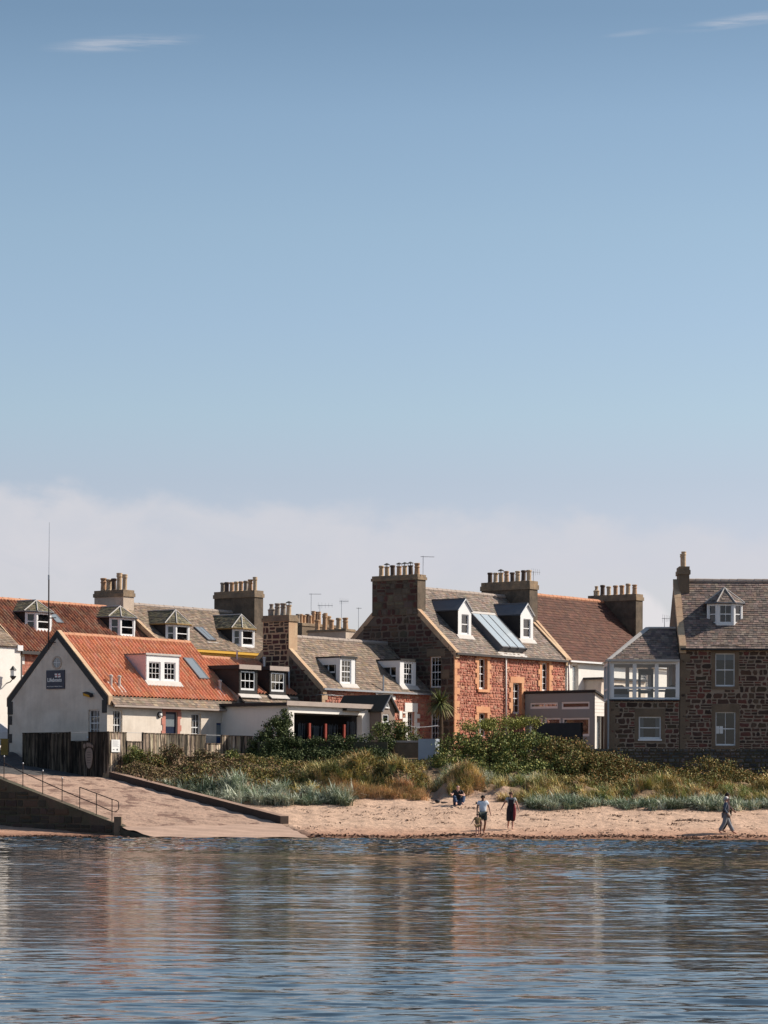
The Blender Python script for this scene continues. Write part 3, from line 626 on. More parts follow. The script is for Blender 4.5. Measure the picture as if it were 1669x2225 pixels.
# ---------------- lifeboat station
h = LB = House('lifeboat_station', 'low beige rendered lifeboat station with bright orange tiled roof beside the slipway', 'building', 232, 149.4)
D = h.g(17, 1600)[0]; ln = h.f(518, 1530)[0]; yr = D/2; zr = h.f(148, 1377, yr)[1]-.08; zt = h.f(300, 1519, 0)[1]; zw = h.f(300, 1535, 0)[1]
setroof(h, zt-.05, yr, zr, ln, D)
W1 = [h.fb(246, 1543, 266, 1608), h.fb(416, 1551, 437, 1610)]; DR = h.fb(359, 1547, 385, 1640); D2 = h.fb(470, 1571, 486, 1640)
GW = h.gb(192, 1542, 216, 1600)
shell(h, ln, D, zt-.05, yr, zr, W1+[DR, D2], [GW], 'beige')
for q in W1: window(h.root, h.T(), *q, nx=3, nu=2, nl=2)
window(h.root, h.G(), *GW, nx=3, nu=2, nl=2)
slope(h, .28, ln, 'tile', ORANGE, over=-.12, ridge='ridge', w=.27, e=.34)
b = MB(); O_ = Vector((.2, -.28, zw+.03)); S_ = Vector((0, .42, zt-zw+.06)); slates(b, O_, (1, 0, 0), S_, ln-.2, S_.length, w=.24, e=.17, pal=SL1); b.build('slate_eaves', ['slate'], h.root)
b = MB(); b.box(.2, ln, -.34, -.25, zw-.07, zw+.03); b.build('gutter', ['felt'], h.root)
skew(h, 0.0, .3, -.1, zt-.1, yr, zr+.05, up=.2, matk='buff'); skew(h, 0.0, .3, D+.1, zt-.1, yr, zr+.05, up=.2, matk='buff')
b = MB()                                          # black painted bargeboards under the gable coping
for y0, s in ((-.02, 1), (D+.02, -1)):
    for q in range(1): 
        y1 = yr; z0 = zt-.05; n = Vector((0, s*(yr), zr-z0)).normalized(); 
        P = [(-.035, y0, z0-.28), (-.035, y1, zr-.16), (-.035, y1, zr+.22), (-.035, y0, z0+.1)]
        P2 = [(-.003, p[1], p[2]) for p in P]
        b.poly(P if s < 0 else P[::-1]); 
        for k in range(4): b.poly([P[k], P[(k+1) % 4], P2[(k+1) % 4], P2[k]])
b.tb(h.G(), -.32, .0, zt-.75, zt-.1, .003, .04); b.tb(h.G(), -D, -D+.34, zt-.75, zt-.1, .003, .04)
b.build('bargeboard', ['blackpaint'], h.root)
quoins(h, h.G(), -D, 1, -.1, zt-.75, 'blackpaint', w0=.1, w1=.3, hh=.46, d=.02)
# round window
gy, gz = h.g(124, 1440); T = h.G(); b = MB(); R = .34
for k in range(24):
    t0, t1 = 2*math.pi*k/24, 2*math.pi*(k+1)/24
    for (r0, r1, m) in ((R-.09, R, 0),):
        p = [T(-gy+r*math.cos(t), gz+r*math.sin(t), .03) for r, t in ((r0, t0), (r1, t0), (r1, t1), (r0, t1))]; b.poly(p, m)
        b.poly([T(-gy+r1*math.cos(t0), gz+r1*math.sin(t0), .03), T(-gy+r1*math.cos(t0), gz+r1*math.sin(t0), 0), T(-gy+r1*math.cos(t1), gz+r1*math.sin(t1), 0), T(-gy+r1*math.cos(t1), gz+r1*math.sin(t1), .03)], m)
b.tb(T, -gy-R+.09, -gy+R-.09, gz-.012, gz+.012, .006, .02, 1); b.tb(T, -gy-.012, -gy+.012, gz-R+.09, gz+R-.09, .006, .019, 1)
o = b.build('round_window', ['beige_dirty', 'paint'], h.root); b = MB(); b.poly([T(-gy+(R-.09)*math.cos(2*math.pi*k/24), gz+(R-.09)*math.sin(2*math.pi*k/24), .005) for k in range(24)]); b.build('pane', ['roofglass'], o)
# doors
b = MB(); b.tb(h.T(), *DR, -.14, -.10); b.tb(h.T(), DR[0]+.12, DR[1]-.12, DR[3]-.75, DR[3]-.12, -.1, -.09, 1); o = b.build('door', ['navy', 'roofglass'], h.root, ); o['label'] = 'navy door in a salmon stone surround'
surround(h, h.T(), *DR, wl=.2, lint=.28, m='salmon', sill=False, long=.1, name='door_surround')
b = MB(); b.tb(h.T(), *D2, -.14, -.10); b.tb(h.T(), D2[0]+.06, D2[1]-.06, D2[3]-.75, D2[3]-.1, -.1, -.09, 1); o = b.build('door', ['bluedoor', 'roofglass'], h.root); o['label'] = 'narrow blue door at the right end'
pipe(h.root, [(ln-.02, -.3, zw), (ln-.02, -.1, zw-.3), (ln-.02, -.1, -1)], .05)
# dormer with two windows, skylights and vents
flatdormer(h, (317, 1424, 390, 1488), [(323.5, 1438, 349, 1478), (357, 1439.5, 381.5, 1479.5)], 1488, face='paint', cheek='pink', roofm='lead', fascia='leadlight', over=.05, thick=.06, winkw=dict(nx=3, meet=False, nl=3, fw=.06), apron=True)
skylight(h, 431.5, 451, 1436, 1479, raise_=.17)
def vents(px, py, n=1):
    for i in range(n):
        p = rh(h, px+i*18, py+i*1.5); b = MB(); b.lathe([(.075, -.1), (.075, .5), (.11, .52), (.11, .6), (.02, .64)], 10, (p.x, p.y, p.z)); b.hexa([(p.x-.22, p.y-.3, p.z-.3*h.t+.05), (p.x+.22, p.y-.3, p.z-.3*h.t+.05), (p.x+.22, p.y+.2, p.z+.2*h.t+.05), (p.x-.22, p.y+.2, p.z+.2*h.t+.05), (p.x-.22, p.y-.3, p.z-.3*h.t+.09), (p.x+.22, p.y-.3, p.z-.3*h.t+.09), (p.x+.22, p.y+.2, p.z+.2*h.t+.09), (p.x-.22, p.y+.2, p.z+.2*h.t+.09)]); b.build('roof_vent', ['leadlight'], h.root, smooth=False)
vents(241, 1493, 2); vents(478, 1503, 1)
# name board
a0, a1, b0, b1 = h.gb(102, 1456.5, 141.5, 1497); T = h.G()
def text_mesh(s, size, T, a, b, d, matk, parent, name='lettering', bold=0, depth=.006, fit=None):
    c = bpy.data.curves.new('t', 'FONT'); c.body = s; c.size = size; c.offset = bold; c.extrude = depth/2; c.resolution_u = 3
    t = bpy.data.objects.new('t', c); COL.objects.link(t); bpy.context.view_layer.update(); dg = bpy.context.evaluated_depsgraph_get()
    me = bpy.data.meshes.new_from_object(t.evaluated_get(dg)); bpy.data.objects.remove(t)
    xs = [v.co.x for v in me.vertices]; k = fit/(max(xs)-min(xs)) if fit else 1
    for v in me.vertices: v.co = T(a+(v.co.x-min(xs))*k, b+v.co.y, d+v.co.z)
    me.name = name; me.materials.clear(); me.materials.append(M[matk]); o = bpy.data.objects.new(name, me); COL.objects.link(o); o.parent = parent; return o
sg = empty('name_board', h.world((0, -a0, b0)), h.a, 'square navy board lettered Lifeboats with a small flag emblem on the beige gable', 'sign')
TS = lambda a, b, d: Vector((-d, -a, b)); w, hg = a1-a0, b1-b0
b = MB(); b.tb(TS, 0, w, 0, hg, .01, .06); b.build('board', ['navy'], sg)
text_mesh('Lifeboats', .27*1.0, TS, w*.08, hg*.39, .066, 'signwhite', sg, bold=.006, fit=w*.78)
text_mesh('North Berwick Lifeboat Station', .06, TS, w*.05, hg*.115, .066, 'signwhite', sg, name='small_lettering', bold=.001, fit=w*.84)
b = MB(); ex, ey, ew, eh = w*.49, hg*.62, w*.32, hg*.21
wv = lambda u: .02*math.sin(u*5)
for i in (0, 1):
    for j in (0, 1):
        u0, v0 = ex+i*ew*.56+j*-.02, ey+j*eh*.55
        b.poly([TS(u0, v0+wv(i), .066), TS(u0+ew*.42, v0+wv(i+.5)-.015, .066), TS(u0+ew*.42, v0+eh*.42+wv(i+.5)-.015, .066), TS(u0, v0+eh*.42+wv(i), .066)], 0)
b.poly([TS(ex-.03, ey+eh*.45, .068), TS(ex+ew, ey+eh*.42, .068), TS(ex+ew, ey+eh*.53, .068), TS(ex-.03, ey+eh*.56, .068)], 1)
b.poly([TS(ex+ew*.45, ey-.02, .069), TS(ex+ew*.54, ey-.02, .069), TS(ex+ew*.5, ey+eh, .069), TS(ex+ew*.41, ey+eh, .069)], 1)
b.build('emblem', ['signwhite', 'signred'], sg)
# floodlight on gable
p = h.hit(197, 1511, (1, 0, 0), 0); fl = empty('floodlight', h.world(p), h.a, 'small dark floodlight on a bracket high on the beige gable beside its right corner', 'lamp')
b = MB(); b.hexa([(-.28, -.25, -.12), (-.28, .25, -.02), (-.06, .25, .02), (-.06, -.25, -.08), (-.36, -.22, .02), (-.36, .22, .14), (-.1, .22, .2), (-.1, -.22, .1)]); b.build('lamp_housing', ['blackpaint'], fl)
b = MB(); b.tube([(0, 0, .1), (-.15, 0, .12)], .03, 6); b.tube([(-.16, -.2, .02), (-.16, .2, .1)], .02, 6); b.build('bracket', ['blackpaint'], fl)
b = MB(); b.poly([(-.285, .22, -.03), (-.285, -.22, -.12), (-.35, -.2, .0), (-.35, .2, .11)]); b.build('lens', ['yellow'], fl)
# radio mast on the gable
p = h.hit(113, 1400, (1, 0, 0), 0); mz = h.g(113, 1252, 0)[1]; tz = h.g(111, 1136, 0)[1]; lowz = h.g(113, 1412, 0)[1]
ms = empty('radio_mast', h.world((-.25, p.y, lowz)), h.a, 'tall thin whip aerial mast bolted to the beige gable peak', 'antenna'); H1, H2 = mz-lowz, tz-lowz
b = MB(); b.tube([(0, 0, 0), (0, 0, H1)], .035, 8); b.build('pole', ['iron'], ms)
b = MB(); b.tube([(0, 0, H1-.2), (0, 0, H1+.05)], .05, 8); b.tube([(0, 0, H1), (0.0, -.02, H2)], [.016, .009], 6); b.build('whip', ['galv'], ms)
b = MB()
for z in (.35, 1.6, 2.15): b = MB(); b.tube([(.25, 0, z), (-.03, 0, z)], .02, 6); b.tube([(0, 0, z), (0, -.5, z)], .022, 6); b.build('bracket', ['iron'], ms)
b = MB(); b.tube([(0, .75, 1.5), (0, 0, 1.5)], .03, 6); b.build('side_arm', ['iron'], ms)
# wall lamp by the door
p = h.hit(346, 1553, (0, 1, 0), 0); wl = empty('wall_lamp', h.world(p), h.a, 'small round bulkhead lamp left of the navy door', 'lamp')
b = MB(); b.tube([(0, 0, 0), (0, -.06, 0)], .16, 14); b.build('backplate', ['blackpaint'], wl); b = MB(); b.tube([(0, -.06, 0), (0, -.12, 0), (0, -.15, 0)], [.12, .1, .04], 14); b.build('globe', ['signwhite'], wl, smooth=True)

# ---------------- tiled cottage joining it on the right
vx = h.f(518, 1530)[0]; p = h.world((vx+.02, 0, 0)); h0 = h
h = XT = House('tiled_cottage', 'small red tiled cottage with two dark box dormers joined to the lifeboat station', 'building', 0, 150)
h.o = Vector((p.x, p.y, 4.15)); h.z0 = 4.15; h.root.location = h.o
C_U = None
zw = h.f(570, 1529)[1]; ln = h.f(648, 1530)[0]; yr = 2.95; zr = h.f(500, 1434, yr)[1]; zt = h.f(560, 1511)[1]
setroof(h, zt, yr, zr, ln, 5.9)
shell(h, ln, 5.9, zt, yr, zr, [], [], 'beige_dirty')
slope(h, 0, ln, 'tile', ORANGE, over=-.1, ridge='ridge', w=.27, e=.34)
b = MB(); S_ = Vector((0, .5, zt-zw+.02)); slates(b, (0, -.35, zw+.05), (1, 0, 0), S_, ln, S_.length, w=.24, e=.17, pal=SL1); b.build('slate_eaves', ['slate'], h.root)
b = MB(); b.box(0, ln*.93, -.42, -.3, zw-.14, zw+.04); b.build('fascia', ['blackpaint'], h.root)
flatdormer(h, (519.5, 1454, 560, 1512), [(523.5, 1458.5, 555, 1500)], 1512, face='cheek', roofm='feltdark', fascia='felt', over=.12, thick=.2, winkw=dict(nx=3, nu=1, nl=1, fw=.07), apron=True)
flatdormer(h, (586, 1457, 622, 1514), [(589.5, 1462, 619, 1503)], 1514, face='cheek', roofm='feltdark', fascia='felt', over=.1, thick=.2, winkw=dict(nx=3, nu=1, nl=1, fw=.07), apron=True)
pipe(h.root, [h.hit(628, 1456, (0, 1, 0), .6), h.hit(628, 1512, (0, 1, 0), .6)], .045)
pipe(h.root, [h.hit(521, 1532, (0, 1, 0), -.12), h.hit(521, 1602, (0, 1, 0), -.12)], .05)
for px, py, k in ((515, 1438, 0), (574, 1446, 1)):
    q = rh(h, px, py) if py < 1440 else h.hit(px, py, (0, 1, 0), 2.0); b = MB(); r_ = .06
    b.lathe([(.07, -.4), (.07, .35), (.1, .37), (.1, .45), (.03, .48)] if k else [(.045, -.2), (.045, .6)], 8, (q.x, q.y, q.z)); b.build('roof_vent', ['galv' if k else 'pink'], h.root)

# ---------------- stone cottage with slate roof (middle)
h = CC = House('stone_cottage', 'one and a half storey stone cottage with slate roof left of the tall red house', 'building', 697, 160.8)
ze = h.f(697, 1491)[1]; ln = 10.05; D = 6.25; yr = D/2; zr = h.f(700, 1388, yr)[1]-.05; setroof(h, ze, yr, zr, ln, D)
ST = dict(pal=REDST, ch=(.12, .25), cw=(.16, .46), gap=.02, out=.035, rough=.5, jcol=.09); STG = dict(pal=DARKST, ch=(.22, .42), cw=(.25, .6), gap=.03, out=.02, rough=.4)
WC = [h.fb(884, 1547, 900, 1606)]
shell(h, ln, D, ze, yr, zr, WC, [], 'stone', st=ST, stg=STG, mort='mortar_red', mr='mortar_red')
window(h.root, h.T(), *WC[0], nx=3, nu=2, nl=2)
surround(h, h.T(), *WC[0], d=.065, wl=.2, lint=.5, m='white', long=.25, sill=False)
slope(h, .3, ln, 'slate', SL1, over=.16, ridge='ridgegrey', w=.21, e=.18)
skew(h, -.02, .3, -.15, ze-.15, yr, zr+.02, up=.13); skew(h, -.02, .3, D+.1, ze-.1, yr, zr+.02, up=.13)
quoins(h, h.T(), 0, 1, .5, ze-.1, 'buff', hh=.34, d=.065)
b = MB(); b.box(0, ln-.2, -.26, -.16, ze-.2, ze-.1); b.build('gutter', ['galv'], h.root)
y0, y1 = h.g(628, 1345)[0], h.g(571.5, 1345)[0]; x1 = .0
ym = (y0+y1)/2; w_ = (y1-y0); y0, y1 = yr-w_/2, yr+w_/2; z1 = h.g(600, 1337, 0)[1]
chimney(h, -.03, .72, y0, y1, h.zr-2.0, z1, body='buff', pots=('g5', 'g2', 'g2', 'b4'), ch=.34, stone=DARKST)
for fx, w_, sd_ in (((740, 1430, 773, 1489), (742.5, 1434, 763.5, 1485), [(712, 1437), (728, 1462)]), ((870, 1436, 905, 1493), (878, 1440, 897, 1489), [(847, 1442), (864, 1470)])):
    flatdormer(h, fx, [w_], fx[3], face='paint', cheek='cheek', roofm='feltdark', fascia='blackpaint', over=.06, thick=.08, winkw=dict(nx=3, nu=2, nl=2, fw=.06), cheek_fascia=.38, side=sd_)
p0 = h.hit(833, 1505, (0, 1, 0), -.15); b = MB(); b.tube([p0+Vector((-.7, 0, -.1)), p0+Vector((-.1, 0, -.05)), p0+Vector((0, 0, .1)), p0+Vector((0, 0, .95))], .05, 8); b.build('flue_pipe', ['galv'], h.root)
b = MB()
for x0, y0_, x1_, y1_ in ((818, 1504, 852, 1512), (838, 1512, 857, 1521), (828, 1511, 838, 1519), (866, 1545, 872, 1562), (746, 1525, 790, 1529)): q = h.fb(x0, y0_, x1_, y1_); b = MB(); b.tb(h.T(), *q, .0, .08); b.build('whitened_stone', ['white'], h.root)
pipe(h.root, [h.hit(672, 1513, (1, 0, 0), -.1), h.hit(697, 1509, (1, 0, 0), -.1), h.hit(757, 1513, (0, 1, 0), -.1)], .02, 'galv', 'cable')

# ---------------- tall red sandstone house
h = RD = House('red_stone_house', 'tall red sandstone house with seven pots on its left chimney and a sloping glazed rooflight', 'building', 985, 167.9)
ze = h.f(985, 1414)[1]; ln = h.f(1228, 1430)[0]; D = h.g(736, 1450)[0]; yr = D/2; zr = h.f(1000, 1287, yr)[1]-.05; setroof(h, ze, yr, zr, ln, D)
WR = [h.fb(1039.5, 1430.5, 1057.5, 1498), h.fb(1176, 1440, 1192, 1502), h.fb(1113, 1484, 1132, 1551), h.fb(1039, 1549, 1057.5, 1600)]
GR = [h.gb(935.5, 1427, 958, 1494), h.gb(936, 1546, 957, 1610)]
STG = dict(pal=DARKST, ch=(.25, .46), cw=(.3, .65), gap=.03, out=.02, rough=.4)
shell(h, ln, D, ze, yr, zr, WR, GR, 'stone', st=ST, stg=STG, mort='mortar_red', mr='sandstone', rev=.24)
for q in WR: window(h.root, h.T(), *q, rec=.14, nx=2, nu=2, nl=2, sill=None, fw=.075, bar=.035); surround(h, h.T(), *q, m='sandstone', d=.065, lint=min(.36, ze-.03-q[3]), sill=(q is WR[0]), seed=int(q[0]*9))
for q in GR: window(h.root, h.G(), *q, rec=.08, nx=3, nu=2, nl=2, sill=None)
q = GR[0]; b = MB(); b.tb(h.G(), q[0]-.25, q[1]+.3, q[3]+.003, q[3]+.45, -.01, .03); b.build('lintel', ['brownstone'], h.root); b = MB(); b.tb(h.G(), q[1]+.05, q[1]+.6, q[2]+.5, q[2]+1.0, -.01, .03); b.build('jamb_stone', ['brownstone'], h.root)
slope(h, .3, ln-.05, 'slate', SL2, over=.16, ridge='ridgegrey', w=.21, e=.18)
skew(h, -.02, .32, -.15, ze-.15, yr, zr+.02, up=.12); skew(h, -.02, .32, D+.1, ze-.1, yr, zr+.02, up=.12); skew(h, ln-.1, ln+.2, -.15, ze-.15, yr, zr, up=.2, matk='buff')
quoins(h, h.T(), 0, 1, -.5, ze-.05, 'sandstone', hh=.36, w0=.26, w1=.5, d=.065)
b = MB(); b.box(0, ln, -.26, -.17, ze-.22, ze-.1); b.build('gutter', ['gutterdark'], h.root)
pipe(h.root, [h.hit(1099.5, 1425, (0, 1, 0), -.2), h.hit(1099.5, 1433, (0, 1, 0), -.1), h.hit(1099.5, 1600, (0, 1, 0), -.1)], .06, 'gutter')
y0, y1 = h.g(908, 1300)[0], h.g(809.5, 1300)[0]; z1 = h.g(860, 1250, 0)[1]; x1 = h.hit(922, 1290, (0, 1, 0), y0).x
ccy = (y0+y1)/2; chimney(h, -.03, max(.75, x1), y0, y1, ze+1.0+(zr-ze)*.3, z1, body='sooty', pots=('b1', 'b4', 'd1', 't4', 'b4', 'd4', 't2'), ch=.3, stone=DARKST[:2]+[(.13, .11, .08), (.12, .1, .08)])
xr = ln-.45; y0, y1 = h.g(1151, 1300, xr)[0], h.g(1046, 1300, xr)[0]; z1 = h.g(1100, 1264, xr)[1]; chimney(h, xr, ln+.4, y0, y1, ze+1.6, z1, body='sooty', pots=('d1', 'b1', 'b4', 't2', 'd1', 'b2', 'd1', 'b1'), ch=.5, stone=None)
for a in ((995.5, 1024, 1303, 1326, 1384, (1003, 1335, 1018.5, 1378)), (1131, 1158.5, 1313, 1336, 1393, (1137.5, 1345, 1153, 1386))): gabledormer(h, *a[:5], a[5])
def bigsky():
    S = Vector((0, 1, h.t)).normalized(); N = Vector((0, -h.t, 1)).normalized(); up = .4
    def hit2(px, py): return h.hit(px, py, (0, -h.t, 1), h.ze+up*math.sqrt(1+h.t**2))
    tl, tr_, bl, br = hit2(1026, 1331), hit2(1078, 1334), hit2(1090, 1405), hit2(1141.5, 1408)
    x0, x1 = (tl.x+bl.x)/2, (tr_.x+br.x)/2; y0, y1 = (bl.y+br.y)/2, (tl.y+tr_.y)/2; LL = (y1-y0)*math.sqrt(1+h.t**2)
    O = Vector((x0, y0, h.ze+h.t*y0))+Vector((0, 0, 0)); O = O+N*0; yb_ = y0; OO = bl.copy(); OO.x = x0; OO.y = y0; OO.z = h.ze+up*math.sqrt(1+h.t**2)+h.t*y0
    T = lambda a, b, d: OO+Vector((a, 0, 0))+S*b+N*d; w = x1-x0; b = MB()
    b.tb(T, 0, .08, 0, LL, -up-.05, 0); b.tb(T, w-.08, w, 0, LL, -up-.05, 0); b.tb(T, .08, w-.08, 0, .08, -up-.05, -.02); b.tb(T, 0, w, LL-.1, LL, -up-.05, .01, 1)
    for k in (1, 2): b.tb(T, w*k/3-.025, w*k/3+.025, 0, LL-.1, -.06, .012)
    for k in (0, 1, 2, 3): b.tb(T, w*k/3-.03*(k > 0)-.0, w*k/3+.03, -.06, -.001, -.2, .02)
    b.tb(T, -.2, w+.1, -.5, -.07, -up-.01, -up+.04, 1)
    b.tb(T, -.02, w+.02, LL, LL+.08, -up, .015, 1)
    o = b.build('rooflight', ['lead', 'leadlight'], h.root); g = MB()
    for k in range(3): g.poly([T(w*k/3+.05, .08, -.012), T(w*(k+1)/3-.03, .08, -.012), T(w*(k+1)/3-.03, LL-.1, -.012), T(w*k/3+.05, LL-.1, -.012)])
    g.build('pane', ['paleglass'], o)
bigsky()
aerial(RD.world((.35, h.g(913, 1250)[0]-.05+.1, h.g(913, 1247)[1])), 1.05, .65, .2, 0, 'tv aerial on the seven pot chimney of the tall red house')
aerial(RD.world((ln+.2, h.g(1158, 1280, ln)[0]+.1, h.g(1158, 1275, ln)[1])), .95, .45, .4, 1, 'tv aerial beside the pots on the right chimney of the red house')

# ---------------- white house with brown tiled roof
pw = RD.world((ln+.22, 0, 0))
h = WH = House('white_house', 'white rendered house with a large plain brown tiled roof behind the grey garden room', 'building', 0, 150)
h.o = Vector((pw.x, pw.y, 4.15)); h.root.location = h.o
ze = h.f(1280, 1434)[1]; yr = 4.1; zr = h.f(1230, 1301, yr)[1]; ln = h.hit(1312, 1308, (0, 1, 0), yr).x; setroof(h, ze, yr, zr, ln, 8.2)
WW = [h.fb(1244, 1445, 1257, 1517), h.fb(1388, 1462, 1412, 1500)]
shell(h, ln+7, 8.2, ze, yr, ze+.3, WW, [], 'white', mr='white', rev=.25)
b = MB(); b.poly([(0, 0, ze), (0, 8.2, ze), (0, yr, zr)][::-1]); b.poly([(ln, 0, ze), (ln, 8.2, ze), (ln, yr, zr)]); b.build('gable_wall', ['white'], h.root)
for q in WW: window(h.root, h.T(), *q, rec=.2, nx=2, nu=3, nl=2, fm='interior' if 0 else 'paint')
BRN = [(.105, .046, .032), (.092, .042, .03), (.115, .052, .035), (.082, .04, .029), (.12, .058, .04)]
slope(h, 0, ln, 'slate', BRN, over=.2, ridge='ridge', w=.3, e=.24, jcol=.09)
skew(h, -.02, .25, -.15, ze-.15, yr, zr, up=.12, matk='buff')
b = MB(); b.box(0, ln+7, -.3, -.2, ze-.22, ze-.12); b.build('gutter', ['paint'], h.root)
pipe(h.root, [h.hit(1236, 1440, (0, 1, 0), -.12), h.hit(1236, 1520, (0, 1, 0), -.12)], .06, 'gutter')
xr = ln-.1; y0, y1 = h.g(1382, 1340, xr)[0], h.g(1278, 1330, xr)[0]; z1 = h.g(1320, 1293, xr)[1]
chimney(h, xr, xr+.8, y0, y1, ze+.5, z1, body='sooty', pots=('b5', 'd1', 'b1', 't1', 't1', 'b1', 't2'), ch=.4)
b = MB(); b.hexa([(ln, -.2, ze-.1), (ln+7, -.2, ze-.1), (ln+7, 4, ze+.2), (ln, 4, ze+.2), (ln, -.2, ze), (ln+7, -.2, ze), (ln+7, 4, ze+.3), (ln, 4, ze+.3)]); b.build('rear_roof', ['feltdark'], h.root)
b = MB(); q = h.fb(1302, 1477, 1345, 1530, y=-1.2); T = h.T(-1.2); b.extr([(q[0], q[2]-1), (q[1]+3, q[2]-1), (q[1]+3, q[3]), (q[0]+.3, q[3]), ], lambda u, v: T(u, v, -1.2), lambda u, v: T(u, v, 0)); b.box(q[0]+.1, q[1]+3, -1.35, 0, q[3]+.002, q[3]+.12, 1); b.build('porch', ['beige', 'blackpaint'], h.root)

# ---------------- right hand dark stone house (faces the sea squarely)
h = SH = House('dark_stone_house', 'large dark rubble stone house at the right edge with a white canted dormer', 'building', 1477, 157, deg=0)
ze = h.f(1560, 1405)[1]; yr = 3.7; zr = h.f(1560, 1264, yr)[1]; ln = 12.0; setroof(h, ze, yr, zr, ln, 7.4)
WS = [h.fb(1554.5, 1419.5, 1597, 1491.5), h.fb(1555, 1547, 1598.5, 1620)]
DS = [(.085, .048, .037), (.10, .056, .042), (.06, .040, .032), (.14, .055, .044), (.095, .065, .046)]
STS = dict(pal=DS, ch=(.17, .36), cw=(.2, .66), gap=.022, out=.018, rough=.36, jcol=.25)
M['mortar_dark'] = mat('buff lime mortar', (.30, .235, .18), .95, amt=.25, uvn=4, bump=.01, bs=20)
def holes_plus(hs, l=.2, t=.42, s=.15, e=.0): return [(a-l, b+l, c-s, d+t) for a, b, c, d in hs]
def stonefront(parent, h, a0, a1, b0, b1, hs, name):
    fr = MB(); panel(fr, h.T(), a0, a1, b0, b1, hs, 0, 2, .12); big = holes_plus(hs); stones(fr, h.T(), a0, a1, b0, b1, big, m=1, **STS)
    for (p_, q_) in zip(hs, big):
        fr.tb(h.T(), q_[0], q_[1], p_[3]+.002, q_[3], -.01, .022, 2); fr.tb(h.T(), q_[0], p_[0], p_[2]-.15, p_[3], -.01, .02, 2); fr.tb(h.T(), p_[1], q_[1], p_[2]-.15, p_[3], -.01, .02, 2); fr.tb(h.T(), p_[0], p_[1], p_[2]-.15, p_[2]-.003, -.05, .04, 2)
    return fr.build(name, ['mortar_dark', 'stone', 'brownstone'], parent)
stonefront(h.root, h, 0, ln, -1.6, ze, WS, 'front_wall')
g = MB(); panel(g, h.G(), -7.4, 0, -1.6, ze); T = h.G(); g.poly([T(-7.4, ze, 0), T(0, ze, 0), T(-yr, zr, 0)]); g.poly([(ln, 0, -1.6), (ln, 7.4, -1.6), (ln, 7.4, ze), (ln, yr, zr), (ln, 0, ze)]); g.poly([(ln, 7.4, -1.6), (0, 7.4, -1.6), (0, 7.4, ze), (ln, 7.4, ze)]); g.build('gable_wall', ['brownstone'], h.root)
window(h.root, h.T(), *WS[0], rec=.1, nx=2, nu=1, nl=1, sill=None, blind=.2, label='upper window with a white blind part drawn')
o = window(h.root, h.T(), *WS[1], rec=.1, nx=2, nu=1, nl=1, sill=None)
nb = MB(); q = h.fb(1556, 1578, 1571, 1594, y=.12); T = h.T(.14); nb.tb(T, q[0], (q[0]+q[1])/2-.01, q[2], q[3], -.0, .01); nb.tb(T, (q[0]+q[1])/2+.01, q[1], q[2], q[3], 0, .01); nb.build('paper_notice', ['signwhite'], o)
quoins(h, h.T(), 0, 1, .2, ze-.1, 'brownstone', hh=.42, w0=.3, w1=.52)
slope(h, .28, ln, 'slate', SL3, over=.15, ridge='ridgegrey', w=.21, e=.175)
skew(h, -.05, .3, -.1, ze-.1, yr, zr, up=.14, matk='buff')
b = MB(); b.box(0, ln, -.24, -.15, ze-.2, ze-.1); b.build('gutter', ['blackpaint'], h.root)
z1 = h.f(1484, 1233, yr)[1]; x0 = h.f(1473.5, 1280, yr)[0]; x1 = h.f(1495, 1280, yr)[0]
chimney(h, x0, x1, yr-.75, yr+.75, zr-1.2, z1, body='brownstone', pots=('b3', 'b3'), ch=.42, axis='y', potscale=.9)
cantdormer(h, 1538, 1616, 1309, 1361, 1278, pal=SL3, front=(1, 2), cheek='cheek')
aerial(SH.world((-.3, yr+2, h.f(1455, 1366, yr+2)[1]-.1)), .7, .35, .3, 1, 'tv aerial standing left of the dark stone house chimney')
# sunroom annex
h = SR = House('sunroom_annex', 'glazed white sunroom above a rubble stone base, joined to the dark stone house', 'building', 1325, 157, deg=0)
q3 = [h.fb(1388, 1557, 1436.5, 1606)]; ln = h.f(1476.5, 1500)[0]; zs = h.f(1400, 1522)[1]; zg = h.f(1400, 1438)[1]; zt = h.f(1400, 1434)[1]
stonefront(h.root, h, 0, ln, -1.6, zs, q3, 'front_wall'); quoins(h, h.T(), 0, 1, -1.6, zs-.1, 'brownstone', hh=.4)
b = MB(); DD = 4.2; panel(b, h.G(), -DD, 0, -1.6, zs); b.poly([(0, 0, zs-.02), (ln, 0, zs-.02), (ln, DD, zs-.02), (0, DD, zs-.02)]); b.poly([(0, DD, -1.6), (0, DD, zs), (ln, DD, zs), (ln, DD, -1.6)]); b.build('base_wall', ['brownstone'], h.root)
window(h.root, h.T(), *q3[0], rec=.08, nx=1, nu=1, nl=1, curtain=[(.04, .24), (.76, .96)], fw=.07, label='small square window with white curtains')
b = MB(); b.box(-.05, ln+.0, -.12, 0, zs-.02, zs+.05); b.build('sill_band', ['blackpaint'], h.root)
fz0 = zs+.06; fm_ = MB(); e = .12
zm = h.f(1400, 1495)[1]
def glazed(T, a0, a1, cols, b):
    b.tb(T, a0, a1, fz0, fz0+.1, -.1, .02); b.tb(T, a0, a1, zt-.22, zt-.02, -.1, .02); b.tb(T, a0, a1, zm-.05, zm+.06, -.08, .01)
    for c in cols: b.tb(T, c-.1, c+.1, fz0+.1, zt-.22, -.12, .03)
T = h.T(); cols = [.1]+[h.f(x, 1470)[0] for x in (1379, 1427)]+[ln-.1]; glazed(T, 0, ln, cols, fm_)
c2 = [h.f(x, 1470)[0] for x in (1349,)]
